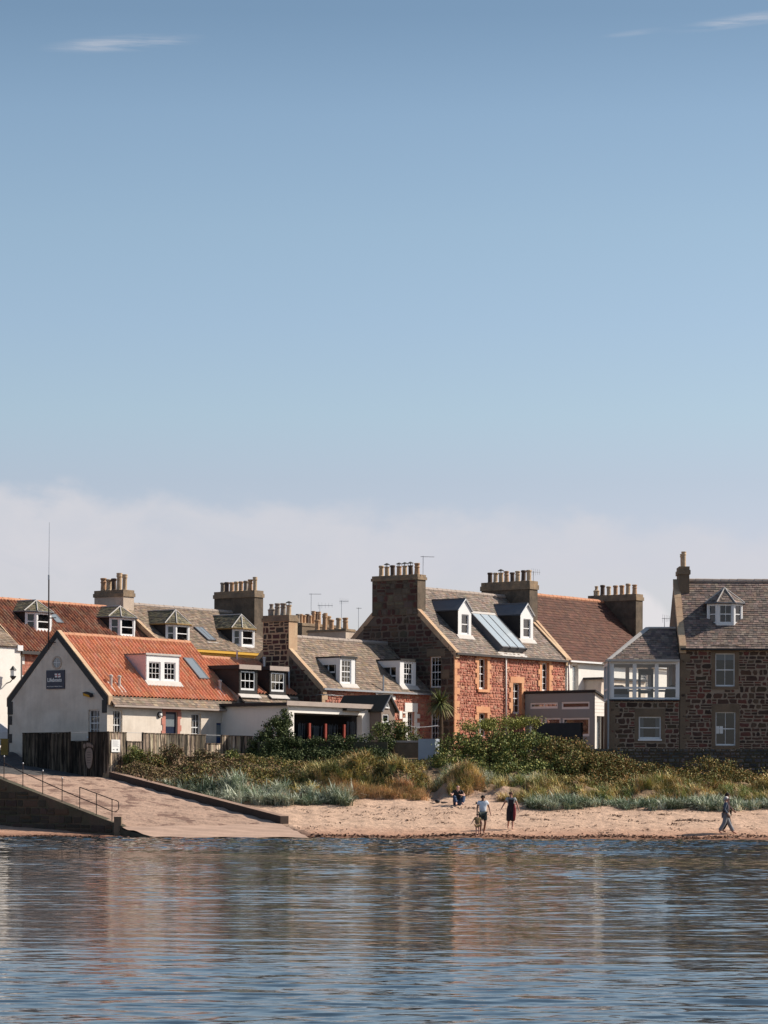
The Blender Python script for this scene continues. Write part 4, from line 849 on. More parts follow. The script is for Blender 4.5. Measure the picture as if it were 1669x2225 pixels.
glazed(h.G(), -DD, 0, [-DD+.1, -DD/2, -.12], fm_); TB_ = lambda a, b, d: Vector((ln-a, DD+d, b)); glazed(TB_, 0, ln, [.1, ln*.33, ln*.66, ln-.1], fm_)
dt = MB(); x0, x1 = h.f(1386, 1470, DD)[0], h.f(1419, 1470, DD)[0]; Tb = h.T(DD-.25)
for a in ((x0, x0+.14, fz0, zt-.3), (x1-.14, x1, fz0, zt-.3), (x0+.14, x1-.14, zt-.62, zt-.3), (x0+.14, x1-.14, zm-.15, zm-.02)): dt.tb(Tb, *a, 0, .06)
dt.build('inner_door_frame', ['greyclad'], h.root)
o = fm_.build('glazing_frame', ['paint'], h.root); g = MB()
for i in range(3): g.poly([T(cols[i]+.1, fz0+.1, -.05), T(cols[i+1]-.1, fz0+.1, -.05), T(cols[i+1]-.1, zt-.22, -.05), T(cols[i]+.1, zt-.22, -.05)])
g.build('pane', ['clearglass'], o)
# hipped slate roof: left hip
zr_ = h.f(1440, 1366, 2.2)[1]; xh = h.f(1408, 1366, 2.2)[0]; b = MB(); E = .15
P0, P1, A, B = Vector((-E, -E, zt-.02)), Vector((ln, -E, zt-.02)), Vector((xh, 2.1, zr_)), Vector((ln, 2.1, zr_))
S = (B-P1); S.x = 0; b.poly([P0, P1, B, A], 0, (.12, .1, .09)); b.poly([P0, A, Vector((-E, 4.35, zt-.02))], 0, (.2, .16, .13)); b.poly([A, B, Vector((ln, 4.35, zt-.02)), Vector((-E, 4.35, zt-.02))], 0, (.2, .16, .13))
SLn = S.length; slates(b, P0, (1, 0, 0), S, ln+E, SLn, pal=SL3, e=.175, w=.21, clip=lambda a, s: a > s/SLn*(A.x-P0.x))
b.poly([P0, Vector((-E, 4.35, zt-.02)), Vector((ln, 4.35, zt-.02)), P1], 1)
b.build('roof', ['slate', 'paint'], h.root)
b = MB(); b.hexa([P0+Vector(v) for v in ((-.1, -.05, -.02), (.12, -.05, -.02), (.12, .1, .0), (-.1, .1, .0))]+[A+Vector(v) for v in ((-.12, -.05, .0), (.1, -.05, .0), (.1, .05, .08), (-.12, .05, .08))]); b.tube([A+Vector((0, 0, .03)), B+Vector((0, 0, .03))], .06, 8); b.box(-.2, ln-.02, -.28, -.15, zt-.1, zt+.02); b.build('hip_flashing', ['leadlight'], h.root)
b = MB(); b.tube([(-.1, -.1, zt-.1), (-.1, -.1, -1)], .05, 8); b.build('drainpipe', ['greyclad'], h.root)
# things inside the sunroom: chairs and plants on the sill
for px, w_ in ((1345, .5), (1468, .55)):
    p = h.hit(px, 1516, (0, 1, 0), 1.3); c = empty('armchair', h.world((p.x, 1.3, zs)), 0, 'dark armchair inside the %s end of the sunroom' % ('left' if px < 1400 else 'right'), 'armchair')
    b = MB(); b.box(-w_, w_, -.35, .35, .02, .35); b.build('seat', ['bluewall' if px < 1400 else 'cheek'], c)
    b = MB(); b.extr([(-w_, .35), (w_, .35), (w_*.9, .7), (w_*.4, .86), (-w_*.4, .86), (-w_*.9, .7)], lambda u, v: (u, .35, v), lambda u, v: (u, .22, v)); b.build('backrest', ['cheek'], c)
    for s in (-1, 1): b = MB(); b.box(*sorted((s*w_, s*(w_-.12))), -.35, .2, .35, .5); b.build('armrest', ['cheek'], c)

# ---------------- grey garden room (corner at px 1292)
h = GR_ = House('grey_garden_room', 'grey clad flat roofed garden room with a long strip window between the red and the dark stone houses', 'building', 1292, 170.6)
D = h.g(1141, 1550)[0]; zt = h.g(1215, 1505, 0)[1]; z1 = h.g(1215, 1553.5)[1]; T = h.G(); b = MB()
GH = [h.gb(1152, 1527, 1212, 1540), h.gb(1220, 1525, 1281, 1541), h.gb(1150, 1560, 1179, 1600), h.gb(1184, 1560, 1218, 1600), h.gb(1222, 1560, 1281, 1600)]
panel(b, T, -D, 0, -1.5, zt, GH, 0, rev=.08); b.build('front_wall', ['greyclad'], h.root)
for i, q in enumerate(GH): window(h.root, T, *q, rec=.03, nx=2 if i == 0 else 1, nu=1, nl=1, meet=False, sill=None, fm='paint', fw=.09, bar=.06)
ex = 3.0; q = h.fb(1292, 1503, 1322, 1560); b = MB(); zr2 = h.f(1322, 1524)[1]; zc = h.f(1305, 1556)[1]; xe = h.f(1320, 1540)[0]
P = [(0, zc), (xe, zc), (xe, zr2), (0, zt)]
b.extr(P, lambda u, v: (u, .1, v), lambda u, v: (u, 0, v)); 
for k in range(1, 7): z = zc+(zt-zc)*k/7; b.box(.005, xe*(1 if z < zr2 else .4), -.006, 0, z-.008, z+.004, 1)
b.build('side_wall', ['white', 'felt'], h.root)
for x0 in (.02, xe-.2): b = MB(); b.box(x0, x0+.18, 0, .12, -1.5, zc-.003); b.build('corner_post', ['white'], h.root)
b = MB(); b.box(.2, xe-.2, .3, .34, -1.5, zc); b.build('glass_door', ['roofglass'], h.root)
b = MB(); b.box(.35, xe, D-.12, D-.02, -1.4, zt-.25); b.box(.4, .5, .6, D-.6, -1.4, -.2); b.box(3.9, 4.0, .2, D-.1, -1.4, zt-.25); b.build('inner_wall', ['interior'], h.root)
b = MB(); b.hexa([(-.12, -.12, zt), (xe+.05, -.12, zr2), (xe+.05, D+.05, zr2), (-.12, D+.05, zt), (-.12, -.12, zt+.12), (xe+.05, -.12, zr2+.12), (xe+.05, D+.05, zr2+.12), (-.12, D+.05, zt+.12)]); b.build('roof', ['feltdark'], h.root)

# ---------------- white flat roofed extension in front of the stone cottage
h = EX = House('white_extension', 'white single storey flat roofed extension with a wide dark window behind the ivy hedge', 'building', 625, 153.9)
ln = h.f(812, 1560)[0]; zt = h.f(716, 1537)[1]; D1 = 2.7; D = h.g(616, 1560)[0]
HW = h.fb(639, 1551.5, 786.5, 1615); b = MB(); panel(b, h.T(), 0, ln, -1.5, zt, [HW], 0, rev=.35); b.build('front_wall', ['white'], h.root)
b = MB(); panel(b, h.G(), -4.5, 0, -1.5, zt); b.poly([(0, 4.5, -1.5), (0, 4.5, zt), (5, 4.5, zt), (5, 4.5, -1.5)]); b.build('side_wall', ['white'], h.root)
b = MB(); panel(b, lambda a, b_, d: Vector((ln+d, a, b_)), 0, D1, -1.5, zt); b.build('side_wall', ['white'], h.root)
b = MB(); b.poly([(0, 4.5, zt-.01), (0, 0, zt-.01), (5.4, 0, zt-.01), (5.4, 4.5, zt-.01)][::-1]); b.box(-.3, 5.4, -.16, 4.7, zt+.01, zt+.16); b.box(5.403, ln+.2, -.16, D1, zt+.01, zt+.16); b.box(-.32, ln+.22, -.2, -.163, zt+.0, zt+.24, 1); b.build('flat_roof', ['feltdark', 'felt'], h.root)
o = None; f_ = MB(); T = h.T(); w0, w1 = HW[0], HW[1]
f_.tb(T, w0, w1, HW[3]-.08, HW[3], -.36, -.28, 1)
for px in (672.5, 707.5, 748): x = h.f(px, 1590, .3)[0]; f_.tb(T, x-.07, x+.07, HW[2], HW[3]-.5, -.36, -.26)
o = f_.build('window', ['red_frame', 'blackpaint'], h.root); g = MB(); g.poly([T(w0, HW[2], -.34), T(w1, HW[2], -.34), T(w1, HW[3], -.34), T(w0, HW[3], -.34)]); g.build('pane', ['glass'], o)
c = MB()
for (x0, x1, zt_) in ((645, 662, 1572), (676, 700, 1577), (712, 735, 1575), (752, 772, 1568)):
    a0, a1 = h.f(x0, 1590, .5)[0], h.f(x1, 1590, .5)[0]; zz = h.f(x0, zt_, .5)[1]; n = int((a1-a0)/.07)
    for k in range(n):
        if random.random() < .2: continue
        u = a0+(a1-a0)*k/n; c.poly([T(u, HW[2], -.45-.04*(k % 2)), T(u+.045, HW[2], -.45-.04*((k+1) % 2)), T(u+.045, zz+random.uniform(-.1, .1), -.45), T(u, zz, -.45)])
c.build('blind', ['curtain'], o)
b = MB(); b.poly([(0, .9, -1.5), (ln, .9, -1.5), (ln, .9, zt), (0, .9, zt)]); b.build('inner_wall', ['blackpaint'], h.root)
for x, r_ in ((ln-.25, .055), (ln-.02, .045)): pipe(h.root, [(x, -.14, zt), (x, -.08, zt-.35), (x, -.08, -1.5)], r_, 'gutter')
b = MB(); q = h.fb(744, 1539, 783, 1545); b.box(q[0], q[1], -.3, -.02, zt-.14, zt-.02); b.build('awning_case', ['blackpaint'], h.root)
# timber porch of the cottage, gable to the front
h = PO = House('timber_porch', 'small grey timber porch with steep gable and tiny triangular window beside the white extension', 'porch', 828, 159.0)
w_ = h.f(858, 1550)[0]; ze = h.f(828, 1541)[1]; zr = h.f(843, 1513)[1]; D = 3.0; wq = h.fb(831.5, 1552, 845, 1570); b = MB()
panel(b, h.T(), 0, w_, -1.5, ze, [wq], rev=.06); tq = [h.f(*p) for p in ((832, 1537), (845, 1539), (838.5, 1524))]
b.poly([h.T()(0, ze, 0), h.T()(w_, ze, 0), h.T()(w_/2, zr, 0)]); panel(b, h.G(), -D, 0, -1.5, ze); b.poly([(w_, 0, -1.5), (w_, D, -1.5), (w_, D, ze), (w_, 0, ze)]); b.build('wall', ['porchwood'], h.root)
b = MB(); T = h.T()
for k in range(3):
    p, q = tq[k], tq[(k+1) % 3]; b.tube([T(*p, .03), T(*q, .03)], .045, 6)
b.poly([T(*p, .02) for p in tq], 1); b.build('triangular_window', ['paint', 'roofglass'], h.root)
window(h.root, h.T(), *wq, rec=.02, nx=1, nu=1, nl=1, meet=False, blind=.5)
b = MB()
for s in (0, 1):
    e = -.14 if s == 0 else w_+.14; zz = (zr-ze)/(w_/2)*.14; P = [(e, -.15, ze-zz), (w_/2, -.15, zr), (w_/2, D, zr), (e, D, ze-zz)]; P = P[::-1] if s == 0 else P
    P = [Vector(p) for p in P]; b.extr([(i, 0) for i in range(4)], lambda u, v: P[int(u)], lambda u, v: P[int(u)]+Vector((0, 0, .09)), 0, (.06, .055, .045))
    b.tube([P[0 if s else 3]+Vector((0, -.02, .03)), P[1 if s else 2]+Vector((0, -.02, .03))], .05, 6, 1)
b.build('roof', ['slate', 'lead'], h.root)

# ---------------- old houses on the street behind
h = HB = House('yellow_trimmed_house', 'cream house with yellow eaves, mossy slate roof and two bay dormers behind the lifeboat station', 'building', 352, 175.2, z0=4.6)
ze = h.f(352, 1402)[1]; yr = 3.5; zr = h.f(292, 1315, yr)[1]; ln = 10.8; setroof(h, ze, yr, zr, ln, 7)
shell(h, ln, 7, ze, yr, zr, [], [], 'cream', gable='sooty')
slope(h, .0, ln, 'slate', SL1, over=.2, ridge='ridgegrey', w=.21, e=.18)
b = MB(); b.box(0, ln, -.34, -.2, ze-.28, ze-.14); b.box(0, ln, -.2, 0, ze-.42, ze-.3)
for k in range(13): x = .5+k*.85; b.box(x-.07, x+.07, -.18, 0, ze-.62, ze-.425)
b.build('yellow_eaves', ['yellow'], h.root)
skew(h, -.02, .25, -.1, ze-.1, yr, zr, up=.08, matk='buff')
cantdormer(h, 360, 411.5, 1355, 1399, 1326, pal=MOSS, eave='ochre'); cantdormer(h, 504, 553, 1365, 1408, 1336, pal=MOSS, eave='ochre')
skylight(h, 451, 468, 1368, 1394, mul=1, raise_=.14)
xr = ln-.3; y0, y1 = h.g(553, 1320, xr)[0], h.g(465.5, 1320, xr)[0]; z1 = h.g(500, 1285, xr)[1]
chimney(h, xr, xr+.85, y0, y1, ze+.2, z1, body='sooty', pots=('g1', 'd1', 't1', 'b1', 't1', 'g1', 't2', 'b3'), ch=.42)
y0, y1 = h.g(266, 1300, .0)[0], h.g(210, 1300, 0)[0]; z1 = h.g(240, 1283, 0)[1]
chimney(h, -.2, .75, y0-.25, y1, ze+.2, z1, body='beige_dirty', pots=('t2', 'b1', 'd1', 'b3', 'b3'), ch=.4, potscale=1.15)
h = HA = House('old_tiled_house', 'long old house with weathered pantiles and two dark sided bay dormers at the left', 'building', 38, 165.6, z0=4.4)
ze = h.f(38, 1409)[1]; yr = 3.5; zr = h.f(140, 1314, yr)[1]; ln = (HB.o-h.o).dot(Vector((.6, .8, 0)))-.02; setroof(h, ze, yr, zr, ln, 7)
shell(h, ln, 7, ze, yr, zr, [], [], 'stone', st=dict(pal=REDST, ch=(.09, .12), cw=(.2, .3), gap=.015, out=.01, rough=.05, jcol=.12), gable='sooty', mort='mortar_red')
slope(h, .0, ln, 'old', OLDT, over=.2, ridge='ridge', w=.27, e=.34)
skew(h, -.02, .3, -.2, ze-.2, yr, zr, up=.12, matk='buff')
b = MB(); b.box(0, ln, -.34, -.22, ze-.3, ze-.12); b.build('gutter', ['gutterdark'], h.root)
cantdormer(h, 56, 111, 1328, 1374, 1305, pal=MOSS); cantdormer(h, 238, 293, 1340, 1386, 1318, pal=MOSS)
skylight(h, 121, 136, 1339, 1357, raise_=.16); quoins(h, h.T(), 0, 1, .5, ze-.4, 'white', hh=.6, gap=True, w1=.5)
pipe(h.root, [(.1, -.15, ze-.3), (.1, -.15, 0)], .06, 'gutterdark')
h = HF = House('white_gabled_house', 'white rendered house at the left edge with a dark slate roof and a wall lantern', 'building', -60, 158.2, z0=4.3)
h.o = HA.world((-7.6, -.25, -.1)); h.z0 = h.o.z; h.root.location = h.o
ze = h.f(20, 1403)[1]; setroof(h, ze, 3.3, ze+2.3, 7.55, 6.6); shell(h, 7.55, 6.6, ze, 3.3, ze+2.3, [], [], 'white'); slope(h, 0, 7.5, 'slate', SL1, over=.1, ridge='ridgegrey')
b = MB(); b.box(7.2, 7.62, -.12, .3, ze-.25, ze+.05); b.build('kneeler', ['paint'], h.root)
p = h.hit(14, 1481, (0, 1, 0), 0); ln_ = empty('wall_lantern', h.world(p), h.a, 'black glazed wall lantern on the white house wall at the left edge', 'lamp')
b = MB(); b.tube([(0, 0, -.1), (0, -.3, -.02), (.0, -.5, .15)], .03, 6); b.build('bracket', ['blackpaint'], ln_)
b = MB(); b.lathe([(.05, .15), (.16, .3), (.17, .62), (.05, .62)], 6, (0, -.5, 0)); b.build('lamp_glass', ['signwhite'], ln_)
b = MB(); b.lathe([(.21, .62), (.13, .72), (.03, .85)], 6, (0, -.5, 0)); b.lathe([(.06, .1), (.17, .24), (.18, .3)], 6, (0, -.5, 0)); b.build('lamp_cap', ['blackpaint'], ln_)

# ---------------- far chimneys over the roofs
h = FC = House('distant_house', 'far house of which only a long many-potted stone chimney stack shows over the cottage roof', 'building', 655, 205, z0=5)
zb = h.f(655, 1392)[1]; zt = h.f(655, 1353)[1]; x1 = h.f(735, 1360)[0]
b = MB(); b.box(-3.5, x1+6, 1, 8, -1, zb); b.build('wall', ['sooty'], h.root)
b = MB(); b.poly([(-3.5, 1, zb), (x1+6, 1, zb), (x1+6, 4.5, zb+1.6), (-3.5, 4.5, zb+1.6)]); b.poly([(-3.5, 4.5, zb+1.6), (x1+6, 4.5, zb+1.6), (x1+6, 8, zb), (-3.5, 8, zb)]); b.build('roof', ['feltdark'], h.root)
chimney(h, 0, x1, 0, 1.2, zb-.5, zt, body='brownstone', pots=('g1', 't1', 't1', 'd1', 't1', 't3', 'd3', 't3', None, 'b3', 'b1'), ch=.2, axis='x', stone=None)
for (px, py, hg, arm, kd, lb) in ((676, 1352, 2.0, .7, 0, 'tallest tv aerial over the far many-potted chimney'), (695, 1350, 1.15, .9, 1, 'middle tv aerial over the far many-potted chimney'), (742, 1345, 1.3, .5, 1, 'right tv aerial over the far chimney pots')):
    p = h.hit(px, py, (0, 1, 0), .9); aerial(h.world(p)-Vector((0, 0, .8)), hg+.8, arm, 0, kd, lb)
h = FD = House('distant_stack_house', 'far house showing one rendered chimney with clay pots beside the red house gable', 'building', 750, 196, z0=5)
zt = h.f(760, 1367)[1]; w_ = h.f(772, 1370)[0]
b = MB(); b.box(-.0, 4, 1.2, 6, 0, zt-1.2); b.build('wall', ['sooty'], h.root)
chimney(h, 0, w_, 0, 3.2, zt-2.5, zt, body='beige_dirty', pots=('t1', 't3', 't1', 'b1', 't2'), ch=.15, axis='y', potscale=1.2)
p = h.hit(779, 1356, (0, 1, 0), 1); aerial(h.world(p)-Vector((0, 0, .5)), 1.6, .2, 0, 0, 'lone tv aerial left of the red house gable slope')
# ================================================================== ground, slipway, water
PZ = [(60, -6), (118, -1.1), (129.3, 0), (131.5, .34), (138, 1.36), (141, 1.75), (145, 2.65), (149, 3.45), (153, 4.0), (160, 4.1), (175, 4.4), (190, 4.8), (400, 6), (2000, 20)]
_py = np.array([p[0] for p in PZ], float); _pz = np.array([p[1] for p in PZ], float)
def sn(X, Y, s, seed=0):
    X = np.asarray(X, float)*s+seed*17.3; Y = np.asarray(Y, float)*s-seed*9.1
    return (np.sin(X*1.3+.7*np.sin(Y*1.7))+np.sin(Y*1.9+1.3*np.sin(X*.9+1))+np.sin((X+Y)*2.3+np.sin(X*2.1))*.6+np.sin((X-Y*1.4)*3.9)*.3)/2.9
def XR(Y): return -4.59+(Y-132.8)*-.673
def ground(X, Y):
    X, Y = np.asarray(X, float), np.asarray(Y, float); z = np.interp(Y, _py, _pz)
    px = CX+X/np.maximum(Y, 1)*F
    veg = np.clip((Y-139.5)/3, 0, 1)*np.clip((152-Y)/3, 0, 1)
    z = z+veg*(.28*sn(X, Y, .9, 1)+.16*sn(X, Y, 2.1, 2))
    hum = np.exp(-((px-850)/55)**2)*np.exp(-((Y-143.2)/1.6)**2)*.75+np.exp(-((px-715)/70)**2)*np.exp(-((Y-143.8)/2)**2)*.35
    for (bx, bY, wx, wY, hh) in ((520, 142.2, 32, 1.2, .40), (600, 141.2, 30, 1.1, .45), (668, 140.7, 26, 1.0, .42), (735, 140.0, 20, .8, .3), (700, 144.4, 36, 1.5, .55), (786, 144.2, 30, 1.5, .8), (868, 143.8, 34, 1.5, .75), (1012, 142.8, 24, .9, .55), (1110, 142.0, 36, 1.2, .5), (1190, 141.6, 40, 1.2, .45), (1290, 141.4, 44, 1.1, .4), (1400, 141.6, 40, 1.1, .45), (1500, 141.3, 44, 1.2, .4), (1600, 141.6, 44, 1.2, .4)):
        z = z+hh*np.exp(-((px-bx)/wx)**4)*np.exp(-((Y-bY)/wY)**4)
    z = z+.4*hum-np.exp(-((px-945)/16)**2)*np.exp(-((Y-144)/3.0)**2)*.55
    z = z+np.clip((Y-129.6)/2, 0, 1)*(.035*sn(X, Y, 2.6, 3)+.02*sn(X, Y, 6.1, 4))*np.clip((150-Y)/5, 0, 1)
    z = z+.10*sn(X, 0*Y, .10, 5)*np.clip(1-np.abs(Y-129.3)/4, 0, 1)
    z = z-1.0*np.clip((px-1190)/70, 0, 1)*np.clip((Y-144.5)/3, 0, 1)*np.clip((156.5-Y)/2, 0, 1)
    low = np.minimum(.042*(Y-129.6)+.03*sn(X, Y, 1.5), 1.0)
    t = np.clip((XR(Y)-X+.1)/.4, 0, 1)*np.clip((154-Y)/1.0, 0, 1)
    return z*(1-t)+np.minimum(z, low)*t
def gz(x, y): return float(ground(x, y))
def sheet(name, xs, ys, zf, matk, smooth=True):
    Xg, Yg = np.meshgrid(xs, ys); Zg = zf(Xg, Yg); nx, ny = len(xs), len(ys); V = np.stack([Xg, Yg, Zg], -1).reshape(-1, 3)
    idx = np.arange(nx*ny).reshape(ny, nx); Fq = np.stack([idx[:-1, :-1], idx[:-1, 1:], idx[1:, 1:], idx[1:, :-1]], -1).reshape(-1, 4)
    me = bpy.data.meshes.new(name); me.vertices.add(len(V)); me.vertices.foreach_set('co', V.ravel()); me.loops.add(Fq.size); me.loops.foreach_set('vertex_index', Fq.ravel())
    me.polygons.add(len(Fq)); me.polygons.foreach_set('loop_start', np.arange(0, Fq.size, 4)); me.polygons.foreach_set('loop_total', np.full(len(Fq), 4)); me.polygons.foreach_set('use_smooth', [smooth]*len(Fq)); me.update(calc_edges=True)
    me.materials.append(matk); o = bpy.data.objects.new(name, me); COL.objects.link(o); return o
def sandmat():
    m, nt, p = newmat('beach sand'); t = nt.nodes.new('ShaderNodeTexCoord'); v = t.outputs['Object']; s = nt.nodes.new('ShaderNodeSeparateXYZ'); L(nt, v, s.inputs[0])
    a = nz(nt, v, 2.2, 5, .65); b_ = nz(nt, v, 9, 4, .7); big = nz(nt, v, .35, 3, .5)
    dry = mixc(nt, big, (.55, .37, .265), (.62, .435, .315)); mr = nt.nodes.new('ShaderNodeMapRange'); L(nt, a, mr.inputs[0]); mr.inputs[1].default_value = .35; mr.inputs[2].default_value = .7; mr.inputs[3].default_value = .75; mr.inputs[4].default_value = 1.12
    g = nt.nodes.new('ShaderNodeCombineColor'); [L(nt, mr.outputs[0], g.inputs[i]) for i in range(3)]; dry = mixc(nt, 1.0, dry, g.outputs[0], 'MULTIPLY')
    # wet, dark strand line just above the water
    wet = nt.nodes.new('ShaderNodeMapRange'); L(nt, mth(nt, 'ADD', s.outputs[2], mth(nt, 'MULTIPLY', mth(nt, 'SUBTRACT', a, .5), .22)), wet.inputs[0]); wet.inputs[1].default_value = .06; wet.inputs[2].default_value = .55; wet.inputs[3].default_value = 1; wet.inputs[4].default_value = 0
    sc = nt.nodes.new('ShaderNodeMapping'); L(nt, v, sc.inputs[0]); sc.inputs['Scale'].default_value = (.6, 3.5, 1); wr = nz(nt, sc.outputs[0], 3, 5, .75)
    r1 = nt.nodes.new('ShaderNodeMapRange'); L(nt, s.outputs[2], r1.inputs[0]); r1.inputs[1].default_value = -.02; r1.inputs[2].default_value = .16; r1.inputs[3].default_value = .95; r1.inputs[4].default_value = 0
    r2 = nt.nodes.new('ShaderNodeMapRange'); L(nt, wr, r2.inputs[0]); r2.inputs[1].default_value = .30; r2.inputs[2].default_value = .5
    k = mixc(nt, mth(nt, 'MULTIPLY', wet.outputs[0], .8), dry, (.38, .19, .12)); k = mixc(nt, mth(nt, 'MULTIPLY', r1.outputs[0], r2.outputs[0]), k, (.07, .032, .02))
    # scattered dark seaweed specks
    q = nz(nt, sc.outputs[0], 2.2, 6, .8); r3 = nt.nodes.new('ShaderNodeMapRange'); L(nt, q, r3.inputs[0]); r3.inputs[1].default_value = .63; r3.inputs[2].default_value = .70
    k = mixc(nt, mth(nt, 'MULTIPLY', r3.outputs[0], .6), k, (.12, .06, .04)); L(nt, k, p.inputs['Base Color'])
    p.inputs['Roughness'].default_value = .95; p.inputs['Specular IOR Level'].default_value = .15
    bn = nt.nodes.new('ShaderNodeBump'); bn.inputs['Distance'].default_value = .09; L(nt, mth(nt, 'ADD', nz(nt, v, 3.2, 4, .6), mth(nt, 'MULTIPLY', b_, .35)), bn.inputs['Height']); L(nt, bn.outputs[0], p.inputs['Normal'])
    return m
M['sand'] = sandmat()
M['soil'] = mat('dune soil', (.16, .11, .07), .95, amt=.35, uvn=1.2, obj=True, bump=.08, bs=3, c2=(.30, .20, .12), c2amt=.7, c2s=.5)
xs = np.concatenate([[-900, -300, -100, -50], np.arange(-32, 32, .16), [50, 100, 300, 900]]); ys = np.concatenate([[60, 100, 120], np.arange(126, 156, .13), [158, 162, 170, 190, 240, 400, 2000]])
gr = sheet('beach', xs, ys, ground, M['sand']); tag(gr, kind='structure')
gr.data.materials.append(M['soil'])
pc = np.zeros(len(gr.data.polygons)*3); gr.data.polygons.foreach_get('center', pc); pc = pc.reshape(-1, 3); px = CX+pc[:, 0]/pc[:, 1]*F
lim = np.interp(px, [0, 560, 720, 800, 925, 935, 960, 975, 1060, 1100, 1130, 1700], [139.5, 139.2, 139.2, 141.5, 142.3, 145.5, 145.5, 142.5, 142.5, 142.2, 138.8, 138.2])
gr.data.polygons.foreach_set('material_index', (pc[:, 1] > lim+.3*np.sin(px*.13)).astype(int))

# water: wavelets are real relief near the camera, finer ripples are bump
def watermat():
    m, nt, p = newmat('sea water'); t = nt.nodes.new('ShaderNodeTexCoord'); v = t.outputs['Object']
    p.inputs['Base Color'].default_value = (.016, .026, .032, 1); p.inputs['Roughness'].default_value = .045; p.inputs['IOR'].default_value = 1.33; p.inputs['Specular IOR Level'].default_value = .36
    def mp_(s, r=0):
        q = nt.nodes.new('ShaderNodeMapping'); L(nt, v, q.inputs[0]); q.inputs['Scale'].default_value = s; q.inputs['Rotation'].default_value = (0, 0, r); return q.outputs[0]
    a = nz(nt, mp_((.35, 1.0, 1), .06), 1.15, 3, .55, .3); b_ = nz(nt, mp_((.5, 1.0, 1), -.12), 3.1, 3, .55, .2); c = nz(nt, mp_((.6, 1, 1)), 8.5, 2, .5)
    big = nz(nt, mp_((.1, .25, 1)), .35, 3, .5)
    h = mth(nt, 'ADD', mth(nt, 'ADD', mth(nt, 'MULTIPLY', a, 1.0), mth(nt, 'MULTIPLY', b_, .42)), mth(nt, 'MULTIPLY', c, .13))
    rr = nt.nodes.new('ShaderNodeMapRange'); L(nt, big, rr.inputs[0]); rr.inputs[1].default_value = .3; rr.inputs[2].default_value = .7; rr.inputs[3].default_value = .55; rr.inputs[4].default_value = 1.25
    bn = nt.nodes.new('ShaderNodeBump'); bn.inputs['Distance'].default_value = WB; L(nt, mth(nt, 'MULTIPLY', h, rr.outputs[0]), bn.inputs['Height']); L(nt, bn.outputs[0], p.inputs['Normal'])
    return m
WB = .02
M['water'] = watermat()
def waves(X, Y):
    rs = np.random.RandomState(5); z = 0*X
    for k in range(76):
        lam = .19*(13**rs.uniform(0, 1)**1.25); th = rs.normal(0, .46)+.06; kk = 2*np.pi/lam; sl = .0138*(lam/.7)**-.30*rs.uniform(.6, 1.3)
        ph = rs.uniform(0, 6.28); env = .75+.5*np.sin(X*rs.uniform(.05, .25)+Y*rs.uniform(.05, .22)+rs.uniform(0, 6))
        z = z+sl/kk*env*np.sin(kk*(np.sin(th)*X+np.cos(th)*Y)+ph+.8*np.sin(kk*.3*(X*np.cos(th)-Y*np.sin(th))+ph*2))
    big = .72+.45*np.sin(Y*.19+1.3*np.sin(X*.06)+.6)*np.sin(X*.043+Y*.071+2)
    return z*big*np.interp(Y, [20, 40, 50, 78, 92, 106, 130], [1.05, .95, .66, .70, 1.5, 2.5, 3.0])*(1+.22*np.tanh(X/7))
_y = [20.0]
while _y[-1] < 134: _y.append(_y[-1]+max(.055, _y[-1]*.0016))
wt = sheet('water', np.concatenate([[-1500, -400, -100, -40], np.arange(-22, 22.01, .13), [40, 100, 400, 1500]]), np.concatenate([[-1500, -200, 0, 15], _y, [137, 145]]), waves, M['water']); tag(wt, kind='structure')

# slipway: ruled surface between its two edges
M['slip'] = mat('worn concrete', (.40, .27, .20), .9, amt=.22, uvn=1.6, bump=.10, bs=2.2, c2=(.17, .10, .075), c2amt=.85, c2s=.8, obj=True)
for n_ in M['slip'].node_tree.nodes:
    if n_.type == 'MAP_RANGE': n_.inputs[1].default_value = .53; n_.inputs[2].default_value = .60
R_ = [((330, 1819, 128.6), (672, 1819.5, 129.0)), ((266, 1797, 130.8), (610, 1790, 132.8)), ((0, 1694, 139.6), (237, 1691, 146)), ((-30, 1680, 142.5), (200, 1688, 147.3)), ((-110, 1665, 147), (92, 1662, 150.5)), ((-150, 1652, 150), (45, 1643, 152.2)), ((-260, 1628, 162), (25, 1632, 153.5)), ((-300, 1622, 172), (60, 1622, 165))]
Lp = [at(*a) for a, b_ in R_]; Rp = [at(*b_) for a, b_ in R_]
b = MB(); NX = 60
for k in range(len(R_)-1):
    n = 60 if k < 3 else 8
    for i in range(n):
        for j in range(NX):
            def sp(u, w): 
                p = Lp[k].lerp(Lp[k+1], u).lerp(Rp[k].lerp(Rp[k+1], u), w); p = p.copy(); p.z += .025*math.sin(p.x*2.3+p.y*1.1)*math.sin(p.y*2.9)+.02*math.sin(p.y*7+p.x*2); return p
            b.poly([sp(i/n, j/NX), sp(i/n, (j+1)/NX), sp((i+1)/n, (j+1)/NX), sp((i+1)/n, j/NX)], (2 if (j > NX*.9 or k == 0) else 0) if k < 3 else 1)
M['slipedge'] = mat('smooth concrete strip', (.45, .31, .235), .9, amt=.12, uvn=.8, bump=.01, bs=8, obj=True, streak=.2)
M['tarmac_shade'] = mat('dark tarmac', (.075, .07, .068), .95, amt=.2, uvn=1.2, bump=.02, bs=12, obj=True)  # slip top: tarmac whose dark tone and lower edge stand for cast shade
o = b.build('slipway', ['slip', 'tarmac_shade', 'slipedge'], smooth=False); tag(o, kind='structure')
